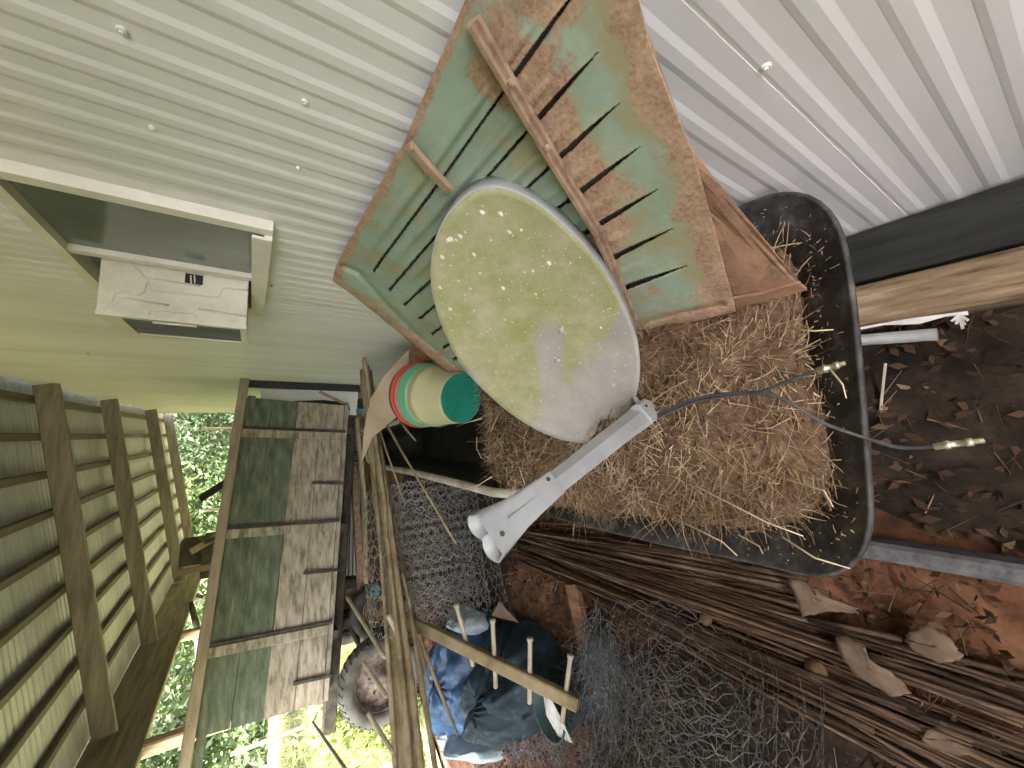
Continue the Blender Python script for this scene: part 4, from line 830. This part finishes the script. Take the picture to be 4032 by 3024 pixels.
for x, y, rr, lb in ((1524, 1336, .026, 'small round tan stone on the canes'), (1762, 1450, .032, 'larger round tan stone at the shaded edge of the canes')):
    p = onz(x, y, .045); m = MB(); pr = [(-rr*.7, .001)]+[(-rr*.7*math.cos(q_), rr*math.sin(q_)*random.uniform(.85, 1.2)) for q_ in np.linspace(.3, 2.84, 9)]+[(rr*.7, .001)]; m.lathe(p, (.3, .2, 1), pr, 16); tag(m.build('stone', stone, smooth=True), lb, 'stone')
# leaf litter and twigs
def litter(n, fx, fy, z, name, label, size):
    cen_ = np.stack([fx(n), fy(n), rng.uniform(.004, z, n)], 1); V, F = leaves(cen_, size, np.array([0, 0, 1.5])); V2, F2, v2 = strands(cen_[: n//2]+rng.normal(0, .03, (n//2, 3))*np.array([1, 1, .1]), np.stack([rng.normal(size=n//2), rng.normal(size=n//2), rng.normal(0, .12, n//2)], 1), rng.uniform(.03, .13, n//2), np.full(n//2, .0018), rng.normal(0, .2, n//2), 1, 4)
    vv = np.concatenate([np.repeat(rng.beta(1.5, 2.5, n), 4), v2]); VV = np.vstack([V, V2]); VV[:, 2] = np.maximum(VV[:, 2], -.004)
    tag(fast(name, VV, np.vstack([F, F2+len(V)]), vv, litter_m), label, 'litter', kind='stuff')
litter(750, lambda n: rng.uniform(-.32, .40, n), lambda n: rng.uniform(-.7, .5, n), .03, 'leaf_litter', 'dead leaves and twigs on the dirt below the tub and timber', .022)
litter(11000, lambda n: rng.uniform(-2.6, -.4, n), lambda n: rng.uniform(.2, 4.6, n), .03, 'clay_litter', 'dead leaves and splinters strewn over the red clay', .018)
p = onz(1905, 830, .03); o = MB().beam(onz(1913, 785, .05), onz(1902, 885, .03), .006, .004).build('wood_splinter', peg_wood); tag(o, 'pale wood splinter on the litter beside the tub end', 'splinter')

# ------------------------------------------------------------------ farm wagon
WL, WR = ony(697, 1512, 4.6), ony(744, 876, 5.15)
wd = unit(WR-WL); WLn = float(np.linalg.norm(WR-WL)); wu = unit(np.array([0, 0, 1])-wd*wd[2]); wb = np.cross(wu, wd); 
if wb[1] < 0: wb = -wb
wag = thing('farm_wagon', (float((WL[0]+WR[0])/2), 5.3, 0), 'old farm wagon with tall faded green and grey board sides and rusty wheels', 'wagon')
WP = lambda s, d, h: WL+wd*s+wb*d+wu*h
HT = 1.0; nb = 4; bh = HT/nb
bay = [0, .62, 1.62, 2.62, WLn]
def cut_ends(i): return .0 if i else .0
for i in range(nb):
    z0 = i*bh+.0015; z1 = (i+1)*bh-.0015
    for j in range(4):
        s0, s1 = bay[j]+(.003 if j else -.02), bay[j+1]-.003
        tilt = random.gauss(0, .003)
        m = MB().beam(WP(s0, 0+tilt, (z0+z1)/2+random.gauss(0, .002)), WP(s1, -tilt, (z0+z1)/2), .028+random.uniform(0, .004), z1-z0, up=tuple(wu), bev=.1); o = m.build('side_board', wagon_green if i >= 2 else wagon_grey, wag)
for s in bay[1:-1]:
    MB().beam(WP(s, -.028, .0), WP(s-.01, -.028, HT), .085, .026, up=tuple(wb)).build('batten', wagon_grey, wag)
    MB().beam(WP(s+.062, -.026, -.03), WP(s+.05, -.026, HT-.02), .03, .022, up=tuple(wb)).build('stake', iron_dark, wag)
for s in (.20, 1.17, 2.08):
    MB().beam(WP(s, -.030, -.06), WP(s+.01, -.030, .28), .03, .02, up=tuple(wb)).build('stake_iron', iron_dark, wag)
MB().beam(WP(-.55, -.03, HT+.035), WP(WLn+.20, -.03, HT+.035), .12, .085, up=tuple(wu)).build('top_rail', wagon_rail, wag)
MB().beam(WP(-.55, .0, HT-.05), WP(WLn+.02, .0, HT-.05), .035, .07, up=tuple(wu)).build('rail_backing', wagon_green, wag)
MB().beam(WP(-.02, .75, -.03), WP(WLn, .75, -.03), 1.5, .05, up=tuple(wu)).build('floor_bed', wagon_grey, wag)
for i in range(nb):
    MB().beam(WP(0, 1.5, (i+.5)*bh), WP(WLn, 1.5, (i+.5)*bh), .028, bh-.008, up=tuple(wu)).build('far_board', wagon_grey, wag)
    MB().beam(WP(WLn-.02, .02, (i+.5)*bh), WP(WLn-.02, 1.48, (i+.5)*bh), .028, bh-.008, up=tuple(wu)).build('end_board', wagon_grey, wag)
    MB().beam(WP(-.0, .02, (i+.5)*bh), WP(-.0, 1.48, (i+.5)*bh), .028, bh-.008, up=tuple(wu)).build('end_board', wagon_grey, wag)
for d in (.3, 1.1): MB().beam(WP(-.4, d, -.13), WP(WLn, d, -.13), .09, .13, up=tuple(wu)).build('chassis_beam', iron_dark, wag)
for s in (.55, 1.6, 2.7): MB().beam(WP(s, .0, -.08), WP(s, 1.5, -.08), .08, .06, up=tuple(wu)).build('cross_beam', iron_dark, wag)
def wheel(c, ax, R_, w, tyre, hub, nm, parent):
    ax = unit(ax); mr = R_*.19; pr = [(w*.5*math.sin(q_)*(1.08 if abs(q_) > .9 else 1), R_-mr+mr*math.copysign(abs(math.cos(q_))**.7, math.cos(q_))) for q_ in np.linspace(-2.3, 2.3, 15)]
    t = MB().lathe(c, ax, pr, 48).build(nm, tyre, parent, True)
    e_ = unit(np.cross(ax, (0, 0, 1))); g2 = np.cross(ax, e_); m = MB()
    for k in range(36):
        a = 2*math.pi*k/36; o_ = (e_*math.cos(a)+g2*math.sin(a)); tn = (-e_*math.sin(a)+g2*math.cos(a))
        for sg in (-1, 1): m.beam(np.array(c)+o_*(R_+.001)+ax*sg*w*.05, np.array(c)+o_*(R_-.028)+ax*sg*w*.47+tn*.02*sg, .022, .016, up=tuple(o_))
    m.build('tread', tyre, t)
    MB().lathe(c, ax, [(-w*.30, R_*.69), (-w*.36, R_*.655), (-w*.30, R_*.62), (-w*.05, R_*.58), (w*.0, R_*.42), (-w*.10, R_*.36), (-w*.10, R_*.24), (-w*.35, R_*.17), (-w*.45, R_*.10), (-w*.45, .001)], 40).build('rim', hub, t, True)
    for q_ in range(5):
        a = 2*math.pi*q_/5; e = unit(np.cross(ax, (0, 0, 1))); g_ = np.cross(ax, e); MB().lathe(np.array(c)-ax*w*.10+(e*math.cos(a)+g_*math.sin(a))*R_*.30, -ax, [(0, R_*.028), (.016, R_*.025), (.016, .0005)], 6).build('lug_nut', iron_dark, t)
    return t
wc = onz(905, 1436, 0); wheel((wc[0], wc[1], .40), (-.16, 1, .02), .40, .2, tyre_grey, rust_hub, 'wheel', wag)
wheel((wc[0]+.1, wc[1]+1.6, .41), (-.12, 1, .02), .41, .2, tyre_grey, rust_hub, 'wheel', wag)
wheel((.0, 5.45, .38), (0, 1, 0), .38, .2, tyre_black, rust_hub, 'wheel', wag); wheel((.05, 6.6, .38), (0, 1, 0), .38, .2, tyre_black, rust_hub, 'wheel', wag)
MB().beam((wc[0]+.02, wc[1]+.1, .43), (wc[0]+.1, wc[1]+1.5, .43), .09, .09).build('axle', iron_dark, wag); MB().beam((.0, 5.5, .4), (.05, 6.5, .4), .09, .09).build('axle', iron_dark, wag)
MB().beam((wc[0]+.05, wc[1]+.5, .43), (0, 5.9, .42), .10, .08).build('reach_pole', bar_rust, wag)
for s in (.55, WLn-.5): MB().beam(WP(s, .5, -.5), WP(s, .5, -.1), .10, .10, up=(0, 1, 0)).build('bolster_stake', iron_dark, wag)
# things behind and under the wagon
sp_t = thing('spare_tyre', tuple(map(float, (-2.0, 4.75, 0))), 'black spare tyre standing under the wagon beside the grey wheel', 'tyre')
tcn = np.array([-2.0, 4.85, .30]); MB().lathe(tcn, (-.1, 1, .05), [(-.05, .18)]+[(.075*math.sin(q_), .23+.07*max(0, math.cos(q_))**.6) for q_ in np.linspace(-1.57, 1.57, 9)]+[(.05, .18)], 36).build('tyre', tyre_black, sp_t, True)
m = MB()
for k in range(4): m.lathe(tcn-np.array([0, .045, 0]), (-.1, 1, .05), [(.012*math.cos(q_), .085+.026*k+.011*math.sin(q_)) for q_ in np.linspace(0, 6.28, 9)], 28)
m.build('coiled_hose', stone, sp_t, True)
m = MB(); pw = [(-.35, 6.75), (-2.75, 6.5)]
for k in range(14):
    z0 = .06+.055*k; m.beam((-.35, 6.75, z0), (-2.75, 6.45, z0+.03), .03, .042, bev=.35)
rp = thing('ribbed_panel', (-1.5, 6.6, 0), 'white panel of horizontal ribs seen under the wagon', 'panel'); m.build('ribs', white_metal, rp)
mb = MB().beam((-.35, 6.785, .42), (-2.75, 6.485, .45), .01, .78); mb.build('backing', iron_dark, rp)
# white board and black strip painted as gap shade at the wagon's end by the wall
MB_ = MB().sheet([ony(x, y, 5.32) for x, y in ((562, 843), (566, 886), (770, 897), (774, 840))], (0, -1, 0), .02); wbd = MB_.build('white_board', white_metal); tag(wbd, 'narrow white board with a painted shadow between the wagon and the siding', 'board')
MB().sheet([ony(x, y, 5.305) for x, y in ((612, 868), (640, 866), (700, 864), (752, 870), (756, 886), (690, 884), (630, 878))], (0, -1, 0), .004).build('painted_shadow', tyre_black, wbd)  # black sheet paints the shadow lying on the board
MB().beam(ony(690, 846, 5.29), ony(752, 876, 5.29), .035, .012, up=(0, 1, 0)).build('diagonal_lath', wagon_rail, wbd)
MB_ = MB().sheet([ony(x, y, 5.25) for x, y in ((517, 817), (522, 836), (778, 846), (776, 832))], (0, -1, 0), .05); tag(MB_.build('gap_shade_strip', black_rail), 'thin black strip painting the shade of the gap by the siding at the wagon end', 'post')  # black strip stands in for the shadowed gap, no real upright
# bars and bits sticking up above the wagon
for (p0, p1, Y_, w, lb) in (((432, 1078), (482, 1046), 7.2, .10, 'wide dark bar jutting up beyond the wagon rail'), ((440, 1172), (478, 1158), 7.6, .06, 'thin dark bar jutting up beyond the wagon rail')):
    a, b_ = ony(*p0, Y_), ony(*p1, Y_); tag(MB().beam(a, b_+(b_-a)*2, w, w*.6, up=(0, 1, 0)).build('iron_bar', iron_dark), lb, 'bar')
a, b_ = ony(412, 1192, 7.8), ony(470, 1158, 7.8); tag(MB().beam(a, b_+(b_-a)*.6, .09, .05, up=(0, 1, 0)).build('leaning_board', post_wood), 'brown board leaning behind the wagon top rail', 'board')
a, b_ = ony(432, 1145, 8.4), ony(440, 1250, 8.0); mch = thing('old_machine', (float(a[0]), 8.2, 0), 'dark old machine standing behind the wagon', 'machine')
MB().box((b_[0], 8.0, .0), (b_[0]+.55, 8.7, 2.15)).build('housing', iron_dark, mch); MB().box((b_[0]+.2, 8.1, 2.15), (b_[0]+.55, 8.5, 2.42)).build('cap', iron_dark, mch)
a, b_ = ony(372, 1240, 6.2), ony(445, 1226, 6.2); tag(MB().beam(a, b_+(b_-a)*.3, .07, .05, up=(0, 1, 0)).build('upright_stick', post_wood), 'short brown upright rising from the wagon rail', 'stick')
pts = [ony(x, y, 8.8) for x, y in ((412, 1300), (416, 1318), (424, 1350), (428, 1395), (430, 1450))]; tag(MB().tube(pts, [.03, .045, .05, .05, .05], 8).build('bent_branch', iron_dark, smooth=True), 'curved dark branch above the wagon rail', 'branch')

# ------------------------------------------------------------------ wire fence outside
def fence(xa, ya, xb, yb, h, step, label, wr=.004):
    L = math.hypot(xb-xa, yb-ya); f_ = thing('wire_fence', ((xa+xb)/2, (ya+yb)/2, 0), label, 'fence'); n = int(L/step); A, B = [], []
    P = lambda s, z: (xa+(xb-xa)*s/L, ya+(yb-ya)*s/L+.02*math.sin(s*3), z)
    for i in range(n+1): A.append(P(i*step, .02)); B.append(P(i*step, h))
    k = int(h/step)
    for j in range(k+1):
        for i in range(n): A.append(P(i*step, j*step+.02)); B.append(P((i+1)*step, j*step+.02))
    A, B = np.array(A), np.array(B); V, F, vv = strands(A, B-A, np.linalg.norm(B-A, axis=1), np.full(len(A), wr), np.zeros(len(A)), 1, 4); w = fast('wire_mesh', V, F, None, wire_dark, f_); w['kind'] = 'stuff'
    for s in np.arange(0, L+.1, 2.4): MB().tube([P(s, -.05), P(s, h+.12)], .03, 8).build('fence_post', post_wood, f_)
fence(-4.3, 2.6, -4.6, 9.5, 1.5, .12, 'wire mesh fence across the sunny grass left of the wagon')
fence(-2.2, 14.9, .55, 14.7, 2.6, .16, 'thin wire mesh fence across the open far end')

# ------------------------------------------------------------------ trees and plants outside
def tree(x, y, h, r_, lm, nl, label, trunk=.12, low=.3):
    t = thing('leafy_tree', (x, y, 0), label, 'tree', 'trees beyond the shed'); m = MB(); lean = random.gauss(0, .06)
    m.tube([(x, y, -.1), (x+lean*h*.3, y, h*.35), (x+lean*h*.7, y+.1, h*.75)], [trunk, trunk*.75, trunk*.3], 9)
    tips = []
    for k in range(9):
        a = 6.28*k/9+random.random(); z0 = h*random.uniform(.22, .65); q = r_*random.uniform(.5, .9); tip = (x+math.cos(a)*q, y+math.sin(a)*q, z0+h*random.uniform(.08, .25)); tips.append(tip)
        m.tube([(x+lean*z0, y, z0), ((x+tip[0])/2, (y+tip[1])/2, (z0+tip[2])/2+.1), tip], [trunk*.4, trunk*.25, trunk*.08], 6)
    m.build('trunk', bark, t, True)
    nc = 70; cc = rng.normal(size=(nc, 3)); cc /= np.linalg.norm(cc, axis=1, keepdims=True); cc *= rng.uniform(.35, 1, (nc, 1)); cc = cc*np.array([r_, r_, h*.48])+np.array([x, y, h*(low+.33)]); tn = rng.uniform(0, 1, nc)
    ci = rng.integers(0, nc, nl); off = rng.normal(0, r_*.14, (nl, 3)); P = cc[ci]+off; P[:, 2] = np.maximum(P[:, 2], .15)
    V, F = leaves(P, .12, np.array([0, 0, .8])); vv = np.repeat(np.clip(tn[ci]*.6+rng.uniform(0, .4, nl), 0, 1), 4); fast('crown', V, F, vv, lm, t)
TS = [(-2.6, 19, 7.5, 2.4), (.3, 20, 8, 2.6), (3.2, 21, 8, 2.6), (-5.6, 18, 7, 2.4), (-8.0, 15, 7, 2.4), (-9.5, 11.5, 7, 2.4), (-10.5, 8, 7, 2.5), (-11, 4.5, 7, 2.5), (-12, 1, 8, 2.8), (-4.2, 24, 10, 3.2), (0, 25, 11, 3.4), (-9, 21, 10, 3.2), (-13.5, 14, 10, 3.2), (-14.5, 8, 10, 3.3)]
wh = ['straight ahead past the open end', 'ahead beside the house corner', 'behind the house end', 'ahead and left past the wagon', 'left past the wagon end', 'beyond the left eave', 'beyond the sunny lawn', 'left of the sunny lawn', 'far left of the shed', 'tall, behind the nearer trees ahead', 'tall, behind the house corner tree', 'tall, behind the trees at the wagon end', 'tall, behind the eave trees', 'tall, behind the lawn trees']
for i, (x, y, h, r_) in enumerate(TS): tree(x, y, h, r_, leaf_var[i % 3], 7000 if i < 9 else 6000, ['light green', 'dull green', 'yellow green'][i % 3]+' leafy tree '+wh[i], low=.22)
def plant(x, y, h, r_, n, label, lm):
    t = thing('leafy_plant', (x, y, 0), label, 'plant', 'weeds by the wagon wheel'); m = MB()
    for k in range(7):
        a = random.uniform(0, 6.28); q = random.uniform(.3, 1)*r_; m.tube([(x, y, 0), (x+math.cos(a)*q*.4, y+math.sin(a)*q*.4, h*.6), (x+math.cos(a)*q, y+math.sin(a)*q, h*random.uniform(.7, 1))], [.006, .005, .002], 5)
    m.build('stems', grass_floor, t); P = np.stack([rng.normal(x, r_*.5, n), rng.normal(y, r_*.5, n), rng.uniform(.1, 1, n)*h], 1); V, F = leaves(P, .055, np.array([-.3, -.3, 1.0])); fast('foliage', V, F, np.repeat(rng.uniform(.3, 1, n), 4), lm, t)
plant(-3.0, 4.75, .75, .35, 260, 'bright leafy weed close beside the grey wagon wheel', leaf_var[2])
plant(-3.5, 5.2, .8, .4, 260, 'bright leafy weed behind the wheel on the lawn edge', leaf_var[2])
plant(-3.3, 4.1, .45, .3, 150, 'low leafy weed in front of the wheel on the lawn edge', leaf_var[0])
plant(-4.0, 6.2, 1.0, .45, 300, 'taller leafy weed under the wagon corner', leaf_var[2])

# wooded slope closing the view behind the trees
hx = np.linspace(-60, 60, 90); hy = np.array([27, 30, 34, 40, 50]); V = []
for j, y in enumerate(hy):
    for x in hx: V.append((x, y+2*math.sin(x*.3+j), [0, 7, 12, 16, 18][j]*(1+.12*math.sin(x*.7+j*2)+.08*math.sin(x*1.9))-.1))
k = len(hx); F = np.array([(j*k+i, j*k+i+1, (j+1)*k+i+1, (j+1)*k+i) for j in range(4) for i in range(k-1)])
wood_m = mat('wooded_slope', [(.02, .045, .015), (.06, .11, .03), (.12, .18, .05)], 1.6, rough=.9, bump=.9, bscale=3)
tag(fast('hill', np.array(V), F, None, wood_m, smooth=True), kind='structure')
V = []
for j, xx in enumerate((-20, -23, -28, -36)):
    for y in np.linspace(-30, 36, 60): V.append((xx+1.5*math.sin(y*.4+j), y, [0, 7, 11, 14][j]*(1+.12*math.sin(y*.8+j*2))-.1))
F = np.array([(j*60+i, j*60+i+1, (j+1)*60+i+1, (j+1)*60+i) for j in range(3) for i in range(59)])
tag(fast('hill', np.array(V), F, None, wood_m, smooth=True), kind='structure')
n = 26000; P = np.vstack([np.stack([rng.uniform(-22, 14, n), 27+rng.uniform(0, 9, n), np.zeros(n)], 1), np.stack([-20-rng.uniform(0, 6, n//2), rng.uniform(-5, 34, n//2), np.zeros(n//2)], 1)])
P[:n, 2] = (P[:n, 1]-27)*1.55*rng.uniform(.9, 1.25, n)+.3; P[n:, 2] = (-20-P[n:, 0])*1.7+rng.uniform(0, 2, n//2); P += rng.normal(0, .4, P.shape)
V, F = leaves(P, .30, np.array([0, -.6, .9])); vv = np.repeat(np.clip(.5+.3*np.sin(P[:, 0]*1.3)*np.cos(P[:, 2]*1.1)+rng.normal(0, .2, len(P)), 0, 1), 4)
tag(fast('far_wood', V, F, vv, leaf_var[0]), 'far wood of light green leaves rising behind the trees', 'wood', kind='stuff')
